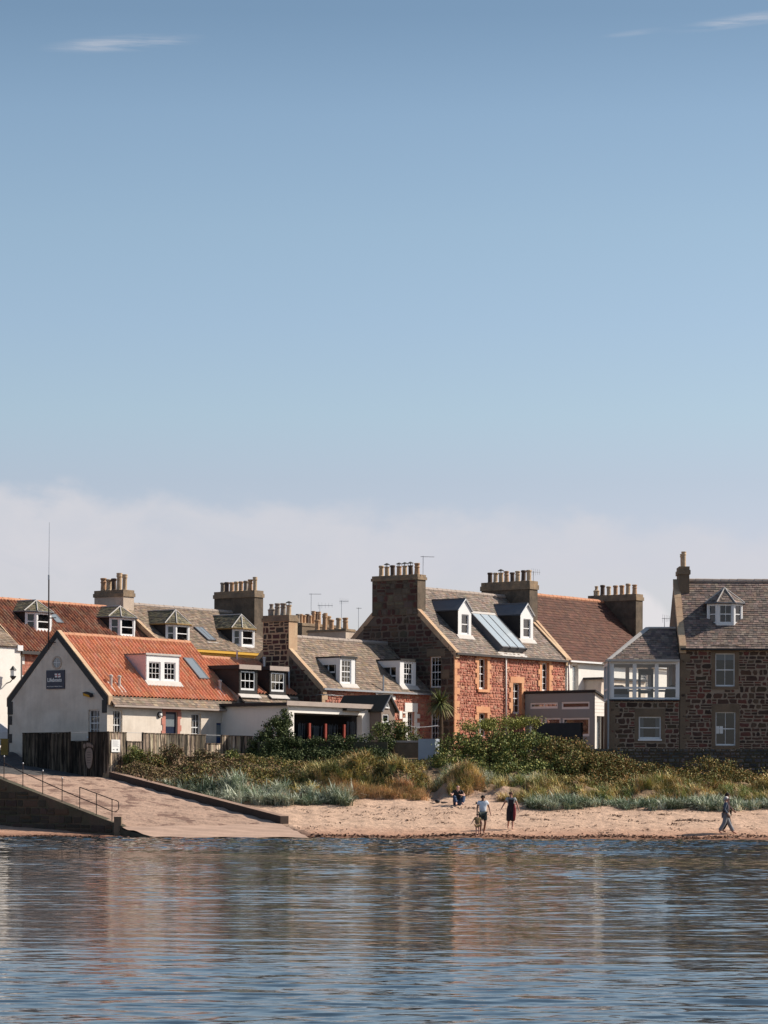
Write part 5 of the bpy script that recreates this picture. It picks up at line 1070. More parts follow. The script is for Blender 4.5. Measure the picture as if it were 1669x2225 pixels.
# foot edge of the slip, its dark side wall, the kerb
b = MB(); 
def wallstrip(b, P, Q, zb0, zb1, th, up=0.0, m=0, mt=0):
    P, Q = Vector(P), Vector(Q); d = (Q-P); d.z = 0; n = Vector((d.y, -d.x, 0)).normalized()*th
    b.hexa([(P.x+n.x, P.y+n.y, zb0), (P.x, P.y, zb0), (Q.x, Q.y, zb1), (Q.x+n.x, Q.y+n.y, zb1), (P.x+n.x, P.y+n.y, P.z+up), (P.x, P.y, P.z+up), (Q.x, Q.y, Q.z+up), (Q.x+n.x, Q.y+n.y, Q.z+up)], m)
for a, c in ((Lp[1], Lp[2]), (Lp[2], Lp[3]), (Lp[3], Lp[4]), (Lp[4], Lp[5])): wallstrip(b, c, a, -1, -1, -.35, .03)
random.seed(3)
P, Q = Lp[2].copy(), Lp[1].copy(); d = (Q-P); d.z = 0; U_ = d.normalized(); LL = d.length; Nn = Vector((U_.y, -U_.x, 0)); T = lambda a, bb, dd: P+U_*a+Nn*(dd+.005)+Vector((0, 0, bb-P.z))
stones(b, T, 0, LL, -.2, 3, inside=lambda a, z: z < P.z+(Q.z-P.z)*a/LL-.02, ch=(.3, .5), cw=(.5, 1.3), gap=.03, out=.03, pal=[(.05, .04, .03), (.06, .045, .035), (.045, .04, .03), (.075, .05, .035)], m=1)
o = b.build('slipway_wall', ['slipstone', 'stone']); tag(o, 'dark algae covered stone side wall holding up the slipway at the left', 'wall')
b = MB(); e = at(256, 1788, 131.2); b.box(e.x-.15, e.x+.17, e.y-.25, e.y+.3, e.z-.6, e.z+.27); o = b.build('stone_block', ['brownstone']); tag(o, 'squared stone block ending the side wall at the foot of the slipway', 'stone block')
b = MB(); wallstrip(b, Lp[1]+Vector((0, 0, -.12)), Lp[0]+Vector((0, 0, .02)), -1, -1, -.4, 0); o = b.build('slipway_foot', ['slipstone']); tag(o, 'dark low stone edge running from the block into the water', 'kerb')
b = MB(); P, Q = Rp[2]+Vector((0, 0, .32)), Rp[1]+Vector((.0, 0, .34)); n = 5
for k in range(n):
    A_, B_ = P.lerp(Q, k/n), P.lerp(Q, (k+1)/n-.001); A_.z += random.uniform(-.01, .01); wallstrip(b, A_, B_, A_.z-1.2, B_.z-1.0, -.42, 0)
for k_, f_ in enumerate(b.f): b.m[k_] = 1 if k_ % 6 == 1 else 0  # top faces coloured lighter as if sunlit, sides darkened as if shaded
M['kerbside'] = mat('kerb stone in shade tone', (.06, .042, .034), .95, amt=.3, uvn=1.2); M['kerbtop'] = mat('red kerb top in lit tone', (.30, .20, .15), .95, amt=.25, uvn=1.2)
o = b.build('kerb_wall', ['kerbside', 'kerbtop']); tag(o, 'long low sandstone kerb wall sloping down the right edge of the slipway', 'kerb')
# handrail on the slip wall
rl = empty('handrail', Lp[2], 0, 'thin rusty iron handrail running down the slipway wall, looped at its lower end', 'railing')
def lp(px): # point on the left edge above pixel column
    best = min((k/400 for k in range(-60, 401)), key=lambda t: abs(CX+F*(lambda q: (q.x*cr+(q.z-HC)*sr)/q.y)(Lp[1].lerp(Lp[2], t))-px)); return Lp[1].lerp(Lp[2], best)
posts = [(41, 0), (84, 0), (126, 0), (164, 1), (200, 1), (234, 1)]; base = []
for px, k in [(0, 0)]+posts:
    p = lp(px)+Vector((.18, .05, 0)); base.append(p); hgt = 1.05 if not k else .98
    b = MB(); q = p-Lp[2]; b.tube([q-Vector((0, 0, .1)), q+Vector((0, 0, hgt))], .022, 6); b.lathe([(.03, 0), (.04, .04), (.02, .08)], 6, q+Vector((0, 0, hgt)), 1) if not k else None; b.build('post', ['iron', 'galv'], rl)
b = MB(); off = -Lp[2]
def rp(i, hh): return base[i]+Vector((0, 0, hh))+off
b.tube([rp(0, .78), rp(1, .66), rp(2, .60), rp(3, .54), rp(4, .5), rp(5, .48), rp(6, .44)]+[rp(6, .44)+Vector((.2, -.2, -.01)), rp(6, .5)+Vector((.32, -.32, .05)), rp(6, .8)+Vector((.32, -.32, .05)), rp(6, .92)+Vector((.2, -.2, .0)), rp(6, .97), rp(5, .97), rp(4, .97)], .024, 6)
b.build('rail', ['iron'], rl)

# wooden fence round the lifeboat yard
def streaky(mt):
    nt = mt.node_tree; p = [n for n in nt.nodes if n.type == 'BSDF_PRINCIPLED'][0]; src = p.inputs['Base Color'].links[0].from_socket; t = [n for n in nt.nodes if n.type == 'TEX_COORD'][0]
    q = nt.nodes.new('ShaderNodeMapping'); L(nt, t.outputs['UV'], q.inputs[0]); q.inputs['Scale'].default_value = (5.5, .5, 1); s_ = nz(nt, q.outputs[0], 1.3, 5, .65)
    r = nt.nodes.new('ShaderNodeMapRange'); L(nt, s_, r.inputs[0]); r.inputs[1].default_value = .44; r.inputs[2].default_value = .58; r.inputs[3].default_value = .16; r.inputs[4].default_value = 1.25
    g = nt.nodes.new('ShaderNodeCombineColor'); [L(nt, r.outputs[0], g.inputs[i]) for i in range(3)]; L(nt, mixc(nt, 1.0, src, g.outputs[0], 'MULTIPLY'), p.inputs['Base Color'])
streaky(M['wood'])
M['acry'] = flat('clear wind panel rail', (.5, .5, .5), .3)
FP = at(235, 1660, 146.4); u_ = Vector((.6, .8, 0)); v_ = Vector((-.8, .6, 0))
WC_ = [(.34, .27, .20), (.26, .20, .15), (.40, .33, .25), (.22, .17, .13), (.36, .28, .20)]
def fence(name, label, P, U, segs, N, botf, kd=1.0):
    r = empty(name, P, 0, label, 'fence'); zt_ = {}
    for (s0, s1, top) in segs:
        b = MB(); a = s0; dark = 0
        while a < s1-.02:
            w = min(random.uniform(.11, .16), s1-a); q0 = U*a; q1 = U*(a+w-.006); o_ = N*random.uniform(0, .02); tt = top-P.z+random.uniform(-.012, .012)
            wp = P+q0; bz = botf(wp)-P.z
            if random.random() < .12: dark = 1-dark
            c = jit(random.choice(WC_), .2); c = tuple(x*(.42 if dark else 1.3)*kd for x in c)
            b.hexa([q0+o_+Vector((0, 0, bz)), q1+o_+Vector((0, 0, bz)), q1+o_-N*.025+Vector((0, 0, bz)), q0+o_-N*.025+Vector((0, 0, bz)), q0+o_+Vector((0, 0, tt)), q1+o_+Vector((0, 0, tt)), q1+o_-N*.025+Vector((0, 0, tt)), q0+o_-N*.025+Vector((0, 0, tt))], 0, c)
            a += w
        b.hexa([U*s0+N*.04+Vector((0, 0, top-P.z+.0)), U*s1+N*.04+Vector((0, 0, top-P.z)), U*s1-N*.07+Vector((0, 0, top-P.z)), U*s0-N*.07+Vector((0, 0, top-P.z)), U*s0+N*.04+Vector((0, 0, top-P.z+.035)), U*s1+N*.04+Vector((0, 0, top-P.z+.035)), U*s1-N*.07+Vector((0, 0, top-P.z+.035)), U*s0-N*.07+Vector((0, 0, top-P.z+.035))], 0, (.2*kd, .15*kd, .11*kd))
        b.build('boards', ['wood'], r)
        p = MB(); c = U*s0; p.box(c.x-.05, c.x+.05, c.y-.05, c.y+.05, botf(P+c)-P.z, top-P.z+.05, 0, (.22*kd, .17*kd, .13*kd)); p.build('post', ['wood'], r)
    return r
def fpx(px, U, N): # distance along the fence of a pixel column
    a = ray(px, 1600); return -(FP.x-FP.y*a.x)/(U.x-U.y*a.x)
hi, lo = at(300, 1593.5, 148.5).z, at(300, 1612.5, 148.5).z
nr = Vector((.8, -.6, 0)); nl = Vector((-.6, -.8, 0))
s = [fpx(x, u_, nr) for x in (235, 275, 310, 447, 481, 500, 566)]
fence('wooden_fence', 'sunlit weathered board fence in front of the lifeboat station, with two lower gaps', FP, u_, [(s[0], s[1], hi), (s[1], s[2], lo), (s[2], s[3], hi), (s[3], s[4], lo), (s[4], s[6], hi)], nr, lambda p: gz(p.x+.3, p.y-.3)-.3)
s = [fpx(x, v_, nl) for x in (232, 192, 152, 49)]
s[0] = .03
fl_ = fence('wooden_fence', 'dark shaded board fence under the beige gable at the top of the slipway', FP, v_, [(s[0], s[1], hi), (s[1], s[2], lo), (s[2], s[3], hi)], nl, lambda p: 2.4+.0*p.x, kd=.22)  # kd darkens this run's board colours to deepen its shade
b = MB(); P = FP
for U, segs in ((u_, [(fpx(275, u_, nr), fpx(310, u_, nr)), (fpx(447, u_, nr), fpx(481, u_, nr))]), (v_, [(fpx(192, v_, nl), fpx(152, v_, nl))])):
    for a, c in segs: b.tube([P+U*a+Vector((0, 0, hi-P.z+.015)), P+U*c+Vector((0, 0, hi-P.z+.015))], .012, 5)
o = b.build('wind_panel_rail', ['acry']); tag(o, 'thin clear panel rail bridging the lower gaps of the board fence', 'rail')
# notice on the sunlit fence, foot shaped board on the shaded fence
def onfence(px, py, U, N): a = fpx(px, U, N); p = FP+U*a; return a, at(px, py, p.y).z
a0, z1 = onfence(240.5, 1607, u_, nr); a1, z0 = onfence(259, 1634.5, u_, nr); nb = empty('notice', FP+u_*a0+nr*.05, math.atan2(.8, .6), 'small white notice with grey lines and pointing marks on the sunlit fence corner', 'sign')
TN = lambda a, b_, d: Vector((a, -d, b_+z0-FP.z)); w, hh = a1-a0, z1-z0; b = MB(); b.tb(TN, 0, w, 0, hh, -.005, .01); b.build('board', ['signwhite'], nb)
b = MB()
for k in range(6): y = hh*(.9-.085*k); b.tb(TN, w*.12, w*(.85 if k % 2 else .7), y-.012, y+.008, .011, .013)
b.tb(TN, w*.15, w*.35, hh*.17, hh*.22, .011, .013, 1); b.poly([TN(w*.66+.05*math.cos(t*.7), hh*.2+.05*math.sin(t*.7), .013) for t in range(9)], 1); b.build('print', ['greyprint', 'blackpaint'], nb)
a0, zf = onfence(196, 1643, v_, nl); ft = empty('foot_carving', FP+v_*a0+nl*.05, math.atan2(-.6, .8)+0, 'big pale foot shaped board with five toes hung on the dark shaded fence', 'sign')
TF = lambda a, b_, d: -v_*a*1.0+nl*d+Vector((0, 0, b_)); ft.rotation_euler = (0, 0, 0); ft.location.z = zf
b = MB(); pts = []
for k in range(20):
    t = 2*math.pi*k/20; r = .30+.05*math.cos(t*2); y = math.sin(t)*.52; x = math.cos(t)*(.23+.07*(y > .1)*y*2-.02*(y < 0)); pts.append((x, y-.1))
b.extr(pts, lambda u, v: TF(u, v, 0), lambda u, v: TF(u, v, .04))
for k, (x, y, rx, ry) in enumerate(((-.27, .50, .075, .12), (-.12, .55, .05, .12), (.0, .56, .045, .115), (.11, .53, .042, .1), (.215, .48, .04, .085))): b.extr([(x+rx*math.cos(t*.63)*1.0-(0.04 if k == 0 else 0), y+ry*math.sin(t*.63)) for t in range(10)], lambda u, v: TF(u, v, 0), lambda u, v: TF(u, v, .04))
for k in range(5): b.tb(TF, -.12, .12-.02*(k % 2), .18-.13*k, .2-.13*k, .038, .046, 1)
b.build('board', ['porchwood', 'cheek'], ft)


# stone garden wall below the dark house, low wall and pale slab by the path, dark wall behind the bush
def longwall(name, label, p0, p1, ztop, zbot, th, matk, pal=None, dark=False, cope=None):
    p0, p1 = Vector(p0), Vector(p1); d = p1-p0; d.z = 0; U_ = d.normalized(); N_ = Vector((U_.y, -U_.x, 0)); b = MB(); T = lambda a, bb, dd: U_*a+N_*dd+Vector((0, 0, bb-p0.z)); LL = d.length
    b.tb(T, 0, LL, zbot, ztop, -th, 0)
    if pal: stones(b, T, 0, LL, zbot, ztop, pal=pal, ch=(.12, .25), cw=(.15, .5), gap=.03, out=.05, m=1, rough=.4)
    if cope: b.tb(T, -.03, LL+.03, ztop+.002, ztop+.1, -th-.05, .06, 2)
    r = b.build(name, [matk, 'stone', cope or matk]); r.location = p0; tag(r, label, 'wall'); return r
pa = at(1250, 1632, 153.2); pb = at(1690, 1634, 151.5); longwall('garden_wall', 'long shaded rubble garden wall at the foot of the dark stone house', (pa.x, pa.y, 0), (pb.x+2, pb.y, 0), at(1500, 1627, 152).z, 2.3, .4, 'slipstone', [(.075, .08, .085), (.10, .10, .10), (.055, .06, .065), (.13, .125, .12)])
pa = at(842, 1606, 151.5); pb = at(912, 1606, 153.0); longwall('low_garden_wall', 'short dark block wall with pale coping left of the blue grey slab', (pa.x, pa.y, 0), (pb.x, pa.y-.3, 0), at(870, 1614, 152).z, 2.6, .3, 'brownstone', None, cope='felt')
pa = at(560, 1600, 151.0); pb = at(842, 1605, 151.5); longwall('low_garden_wall', 'garden wall smothered in dark ivy in front of the white extension', (pa.x, pa.y, 0), (pb.x, pa.y-.3, 0), at(700, 1612, 151).z, 2.6, .3, 'slipstone')
pa = at(909, 1606, 150.6); pb = at(946, 1606, 150.2); longwall('rendered_wall_end', 'pale blue grey rendered wall end standing beside the big bush', (pa.x, pa.y, 0), (pb.x, pb.y, 0), at(925, 1605.5, 150.5).z, 2.0, .5, 'bluewall')
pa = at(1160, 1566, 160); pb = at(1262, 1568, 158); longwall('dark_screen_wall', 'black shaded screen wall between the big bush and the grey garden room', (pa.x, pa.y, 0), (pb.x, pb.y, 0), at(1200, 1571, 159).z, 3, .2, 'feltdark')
# washing line
p0, p1 = at(866, 1574, 157), at(952, 1576, 160); b = MB(); pts = [p0.lerp(p1, k/12)+Vector((0, 0, -.12*math.sin(math.pi*k/12))) for k in range(13)]; b.tube([p-p0 for p in pts], .02, 5); o = b.build('washing_line', ['galv']); o.location = p0; tag(o, 'pale washing line sagging in front of the shaded cottage wall', 'washing line')
p = at(866, 1574, 157); b = MB(); b.tube([(0, 0, -2.2), (0, 0, .1)], .04, 6); b.tube([(-.25, 0, .06), (.25, 0, .06)], .03, 6); o = b.build('washing_line_post', ['gutterdark']); o.location = p; tag(o, 'dark post holding the washing line beside the cottage', 'post')
# parked car and yellow bin at the left edge
cp = at(-18, 1610, 156.5); car = empty('parked_car', (cp.x-.2, cp.y, 4.12), 0, 'silver car at the left edge beside the lifeboat station, mostly out of frame', 'car')
prof = [(-2.1, .35), (-2.15, .75), (-1.4, .95), (-.85, 1.42), (.7, 1.46), (1.35, 1.0), (2.0, .85), (2.1, .5), (2.05, .3)]
b = MB(); b.extr(prof, lambda u, v: (u, .82-(v > 1)*.14, v), lambda u, v: (u, -.82+(v > 1)*.14, v)); b.build('body', ['car'], car)
for s in (-1, 1): b = MB(); b.poly([(-1.2, s*.80, 1.0), (-.8, s*.70, 1.36), (.6, s*.70, 1.38), (1.15, s*.80, 1.02)] if s < 0 else [(1.15, .8, 1.02), (.6, .7, 1.38), (-.8, .7, 1.36), (-1.2, .8, 1.0)]); b.build('side_window', ['navy'], car)
for x in (-1.35, 1.3):
    for s in (-1, 1): b = MB(); b.tube([(x, s*.66, .32), (x, s*.86, .32)], .32, 16); b.tube([(x, s*.861, .32), (x, s*.87, .32)], .18, 12, 1); b.build('wheel', ['tyre', 'galv'], car)
b = MB(); b.box(2.03, 2.13, .45, .75, .6, .75); b.box(2.03, 2.13, -.75, -.45, .6, .75); b.build('headlight', ['signwhite'], car); b = MB(); b.box(-2.0, 2.0, -.85, -.825, .5, .6); b.build('side_trim', ['paint'], car)
p = at(10, 1641, 152.2); yb_ = empty('grit_bin', (p.x, p.y, p.z), 0, 'yellow ribbed box standing in shade at the left corner of the lifeboat station', 'bin'); b = MB(); b.box(-.17, .17, -.15, .15, 0, .78)
for k in range(9): b.box(-.185, .185, -.165, .165, .2+k*.06, .225+k*.06)
M['dullyellow'] = flat('shade toned yellow plastic', (.30, .19, .04), .6); b.build('body', ['dullyellow'], yb_); b = MB(); b.box(-.2, .2, -.18, .18, .78, .84); b.build('lid', ['dullyellow'], yb_)  # yellow darkened in the colour to read as shaded

# ================================================================== vegetation
def unit(n, rs): v = rs.normal(size=(n, 3)); return v/np.linalg.norm(v, axis=1)[:, None]
def leafset(C, size, rs, up=.35):
    """one leaf-shaped quad per centre"""
    n = len(C); N = unit(n, rs)+np.array([.2, -.35, up]); N /= np.linalg.norm(N, axis=1)[:, None]; a = unit(n, rs); A = np.cross(N, a); A /= np.linalg.norm(A, axis=1)[:, None]+1e-9; B = np.cross(N, A)
    s = size*rs.uniform(.6, 1.4, (n, 1)); k = .55
    return np.stack([C-A*s, C-B*s*k+N*s*.15, C+A*s, C+B*s*k+N*s*.15], 1)
def bush(name, label, blobs, n, size, pal, seed, cat='bush', group=None, kind=None, stems=True, clump=.38, light=1.0):
    """blobs: (px, py, Y, rx, ry, rz) ellipsoids in metres. Leaves gather in clumps near the surface and reach inside"""
    rs = np.random.RandomState(seed); B = [(at(b[0], b[1], b[2]), b[3:]) for b in blobs]; wts = np.array([b[3]*b[4]+b[3]*b[5]+b[4]*b[5] for b in blobs]); wts = wts/wts.sum()
    org = B[0][0].copy(); org.z = gz(org.x, org.y)
    r = empty(name, org, 0, label, cat, group)
    if kind: r['kind'] = kind
    nc = max(10, int(n/55)); pick = rs.choice(len(B), nc, p=wts); d = unit(nc, rs); rad = rs.uniform(.35, 1.0, (nc, 1))**.45
    cen = np.array([B[i][0] for i in pick]); rr = np.array([B[i][1] for i in pick]); cc = cen+d*rr*rad
    pal = np.array(pal); ccol = pal[rs.randint(len(pal), size=nc)]*rs.uniform(.65, 1.35, (nc, 1))
    j = rs.randint(nc, size=n); sp = clump*rs.uniform(.6, 1.3, nc)[j][:, None]; C = cc[j]+unit(n, rs)*sp*rs.uniform(0, 1, (n, 1))**.5*np.array([1, 1, .8])
    g = ground(C[:, 0], C[:, 1]); C = C[C[:, 2] > g-.05]; j = j[:0] if len(C) == 0 else j[:len(C)]
    V = leafset(C, size, rs); K = ccol[j]*rs.uniform(.75, 1.25, (len(C), 1))*light*1.5
    o = npquads('leaves', V-np.array(org), K, 'leaf', r)
    if stems:
        b = MB()
        for k in range(min(40, nc)):
            e = Vector(cc[k]); st = Vector((cen[k][0]+rs.uniform(-.3, .3), cen[k][1]+rs.uniform(-.3, .3), 0)); st.z = gz(st.x, st.y)-.1; mid = st.lerp(e, .5)+Vector((rs.uniform(-.15, .15), 0, .1)); b.tube([st-org, mid-org, e-org], [.03, .02, .008], 5)
        b.build('stems', ['bark'], r)
    return r
def grass(name, label, pts, blades, length, width, pal, seed, lean=.5, cat='grass', kind='stuff', group=None, wind=(-.15, -.1)):
    """tufts of thin bent blades; pts (k,3) tuft bases"""
    rs = np.random.RandomState(seed); k = len(pts); n = k*blades; base = np.repeat(np.asarray(pts, float), blades, 0)+np.concatenate([rs.normal(0, .09, (n, 2)), np.zeros((n, 1))], 1)
    base[:, 2] = ground(base[:, 0], base[:, 1])-.02
    pal = np.array(pal); tcol = pal[rs.randint(len(pal), size=k)]*rs.uniform(.75, 1.25, (k, 1)); col = np.repeat(tcol, blades, 0)*rs.uniform(.65, 1.35, (n, 1))
    az = rs.uniform(0, 2*np.pi, n); ln = length*(.82+.42*sn(base[:, 0], base[:, 1], .8, seed))*rs.uniform(.5, 1.15, n)*np.repeat(rs.uniform(.75, 1.2, k), blades); l0 = lean*rs.uniform(.2, 1.3, n)
    dirh = np.stack([np.cos(az)+wind[0]*2, np.sin(az)+wind[1]*2, 0*az], 1); dirh /= np.linalg.norm(dirh, axis=1)[:, None]; side = np.stack([-dirh[:, 1], dirh[:, 0], 0*az], 1)
    up = np.array([0, 0, 1.0]); P = []
    for t in (0, .4, .75, 1.0): P.append(base+up*(ln*(t-.42*l0*t*t*1.2))[:, None]+dirh*(ln*l0*t**1.7)[:, None])
    w = width*rs.uniform(.7, 1.3, (n, 1)); Q = []; K = []
    ws = [w, w*.85, w*.55, w*.08]
    for i in range(3): Q.append(np.stack([P[i]-side*ws[i], P[i]+side*ws[i], P[i+1]+side*ws[i+1], P[i+1]-side*ws[i+1]], 1)); K.append(col)
    V = np.concatenate(Q); K = np.concatenate(K)*1.5; o = npquads(name, V, K, 'leaf'); tag(o, label, cat, group, kind); return o
def scatter(px0, px1, Y0, Y1, n, seed, keep=None):
    rs = np.random.RandomState(seed); Y = rs.uniform(Y0, Y1, n); px = rs.uniform(px0, px1, n); X = (px-CX)*Y/F
    if keep is not None: k = keep(px, Y); X, Y = X[k], Y[k]
    return np.stack([X, Y, ground(X, Y)], 1)
GREEN = [(.075, .095, .028), (.10, .12, .035), (.055, .075, .024), (.14, .14, .04), (.17, .15, .045)]
IVY = [(.035, .05, .018), (.05, .065, .025), (.028, .04, .016), (.07, .085, .03)]
RUST = [(.14, .085, .028), (.17, .115, .035), (.09, .075, .025), (.10, .10, .03), (.07, .075, .024), (.19, .10, .038), (.08, .09, .03), (.14, .13, .04)]
bush('large_bush', 'largest bush, green and broad, right of the pale blue grey wall end', [(1000, 1655, 149, 1.7, 1.5, 1.35), (1075, 1648, 149.5, 2.2, 1.6, 1.4), (1155, 1652, 149.5, 1.9, 1.5, 1.45), (1060, 1695, 147, 1.9, 1.3, 1.0), (1130, 1698, 147, 2.0, 1.3, 1.0), (968, 1672, 147.5, .8, 1.0, .95), (1205, 1692, 147, 1.5, 1.2, 1.0)], 42000, .062, GREEN, 21)
k = 0
for (lab, bl, n_) in (('rusty brown rose bush just right of the large green bush', [(1225, 1650, 148.5, 1.6, 1.2, 1.1), (1270, 1675, 147, 1.5, 1.1, .9)], 15000),
    ('rusty bush below the left end of the long garden wall', [(1320, 1678, 147.5, 1.6, 1.1, .95), (1350, 1700, 145.5, 1.5, 1.0, .7)], 12000),
    ('low brown bush under the small curtained window', [(1415, 1693, 147, 1.6, 1.1, .75), (1450, 1706, 145.5, 1.6, 1.0, .7)], 11000),
    ('rounded yellow brown bush rising highest against the garden wall at right', [(1540, 1685, 147, 1.6, 1.1, .85), (1590, 1700, 146, 1.4, 1.0, .75), (1500, 1708, 145.5, 1.3, .9, .65)], 14000),
    ('low rusty bush running out of the right edge', [(1645, 1706, 146.5, 1.5, 1.0, .75), (1700, 1702, 146.5, 1.4, 1, .75)], 10000)):
    bush('rose_bush', lab, bl, n_, .05, RUST if k != 3 else RUST+[(.25, .16, .04)], 30+k, group='rose bushes along the dune'); k += 1
bush('ivy_hedge', 'dark glossy ivy hedge under the wide dark window of the white extension', [(600, 1655, 150.5, 1.2, .6, 1.1), (660, 1630, 150.8, 1.3, .45, .75), (720, 1628, 150.9, 1.3, .42, .7), (780, 1626, 151.1, 1.3, .42, .65), (828, 1626, 151.3, .8, .4, .55), (690, 1655, 149.9, 2.2, .5, .6), (590, 1662, 149.9, 1.0, .5, .6), (790, 1648, 150.1, 1.6, .45, .5)], 36000, .05, IVY, 41, cat='hedge', clump=.3)
bush('ivy_mound', 'tall dark ivy mound climbing the stained wall left of the white extension', [(575, 1640, 151.8, .9, .7, 1.2), (600, 1600, 152.2, .75, .6, .9), (613, 1578, 152.5, .45, .4, .75), (622, 1560, 152.8, .25, .25, .5), (560, 1650, 151.5, .6, .5, .7)], 15000, .05, IVY, 42, cat='ivy', clump=.28)
for i, (lab, bl, pal, n_) in enumerate((('tall dark leaved shrub against the fence just right of the white notice', [(292, 1655, 147, .45, .4, .75)], GREEN, 3200), ('yellowish leaning shrub at the left third of the sunlit fence', [(330, 1665, 147, .7, .5, .7)], RUST, 4200),
    ('tall reddish brown shrub at the middle of the sunlit fence', [(375, 1655, 147.6, .7, .5, .85), (365, 1685, 146.8, .8, .5, .4)], [(.11, .08, .045), (.09, .09, .035), (.15, .09, .05)], 5500), ('loose brown shrub below the second fence gap', [(430, 1662, 148.3, .6, .5, .8), (470, 1665, 148.6, .6, .5, .7)], [(.13, .10, .06), (.09, .09, .04), (.17, .11, .06)], 5500),
    ('leafy shrub at the dark right end of the fence', [(505, 1660, 149.2, .55, .5, .6)], GREEN, 3500))):
    bush('shrub', lab, bl, n_, .05, pal, 50+i, group='shrubs in front of the board fence', clump=.3)
bush('garden_shrub', 'small shaded garden shrub beside the timber porch', [(850, 1590, 155, .9, .7, .6), (882, 1598, 155, .7, .6, .45)], 4500, .05, IVY+GREEN, 60)
bush('climber', 'yellow green climber along the wall top above the large bush', [(1090, 1573, 151, 1.4, .4, .18), (1135, 1567, 151.5, 1.0, .4, .16), (1040, 1580, 150.5, 1.0, .4, .18)], 4500, .045, [(.20, .20, .05), (.15, .15, .04)], 61, cat='plant')
# ground cover between fence and beach
def cover(name, label, px0, px1, Y0, Y1, n, size, pal, seed, h=.35, keep=None):
    rs = np.random.RandomState(seed); P = scatter(px0, px1, Y0, Y1, n//40, seed, keep); j = rs.randint(len(P), size=n); C = P[j]+rs.normal(0, .22, (n, 3))*np.array([1, 1, 0])
    hh = (.5+.5*sn(C[:, 0], C[:, 1], 1.1, seed))*h+.08; C[:, 2] = ground(C[:, 0], C[:, 1])+rs.uniform(0, 1, n)**.6*hh
    pal = np.array(pal); pc_ = pal[rs.randint(len(pal), size=len(P))]*rs.uniform(.7, 1.3, (len(P), 1)); o = npquads(name, leafset(C, size, rs), pc_[j]*rs.uniform(.7, 1.3, (n, 1))*1.4, 'leaf'); tag(o, label, 'ground cover', None, 'stuff')
cover('ground_cover', 'low green creeping plants on the dune below the ivy hedge', 400, 915, 142.5, 148.9, 42000, .05, [(.07, .085, .03), (.10, .10, .035), (.14, .12, .04), (.19, .12, .06), (.20, .15, .04)], 70, .5)
cover('ground_cover', 'mixed dry weeds below the sunlit fence', 262, 520, 142.5, 148, 20000, .045, [(.13, .09, .05), (.09, .08, .035), (.16, .12, .05), (.17, .10, .06)], 71, .4, keep=lambda px, Y: (px-CX)*Y/F > XR(Y)+.7)
cover('ground_cover', 'tangled undergrowth beneath the rose bushes', 1180, 1720, 142.5, 149, 30000, .045, RUST, 72, .45)
BLUEG = [(.26, .29, .22), (.33, .35, .27), (.10, .13, .085), (.44, .45, .36), (.16, .20, .13)]
DRYG = [(.40, .33, .15), (.32, .28, .12), (.20, .21, .08), (.46, .36, .18), (.33, .23, .12), (.16, .19, .08)]
TANG = [(.42, .29, .18), (.35, .23, .14), (.26, .21, .10), (.48, .37, .23)]
edge = lambda px: np.interp(px, [340, 420, 520, 640, 760], [143.5, 140.6, 138.6, 138.0, 138.2])
grass('marram_grass', 'blue green marram grass bank between the slipway kerb and the sand', scatter(345, 762, 137.5, 144.5, 420, 80, keep=lambda px, Y: (Y > edge(px)) & (Y < edge(px)+4.2-px*.0018) & ((px-CX)*Y/F > XR(Y)+.45)), 36, 1.0, .018, BLUEG, 80, 1.25)
grass('marram_grass', 'blue green marram grass fringe along the sand at right', scatter(1150, 1720, 137.2, 139.4, 330, 81, keep=lambda px, Y: (Y > 137.4+.5*np.sin(px*.035)+.3*np.sin(px*.011)) & (sn(px*.04, Y, 1.2, 3) > -.42)), 34, .74, .018, BLUEG, 81, 1.25)
grass('dune_grass', 'straw coloured dune grass on the hummocks left of the sand path', scatter(640, 925, 141.0, 148, 420, 82, keep=lambda px, Y: ((Y > 141.8) | (px < 760)) & (sn(px*.03, Y, 1.1, 7) > -.25) & (Y < 144.5+(px-640)*.012)), 48, .8, .015, DRYG+[(.13, .14, .07)], 82, 1.0)
grass('dune_grass', 'dry yellow grass below the rose bushes at right', scatter(1085, 1720, 139.2, 143.4, 430, 83, keep=lambda px, Y: sn(px*.03, Y, 1.3, 8) > -.3), 40, .72, .015, DRYG, 83, .95)
grass('dune_grass', 'brown hanging grass roots on the cut dune edge', scatter(690, 925, 140.4, 142.4, 330, 84), 30, .6, .010, TANG, 84, 1.0, wind=(.1, -.5))
grass('grass_hummock', 'rounded tan grass hummock standing alone behind the seated man', scatter(978, 1046, 141.6, 143.6, 85, 85)+np.array([0, 0, 0]), 60, 1.15, .016, TANG+DRYG, 85, .8, kind=None, cat='grass tuft')
grass('dune_grass', 'loose grass around the sand path and under the large bush', scatter(935, 1180, 143.2, 146, 260, 86), 26, .6, .010, DRYG+BLUEG, 86, .7)
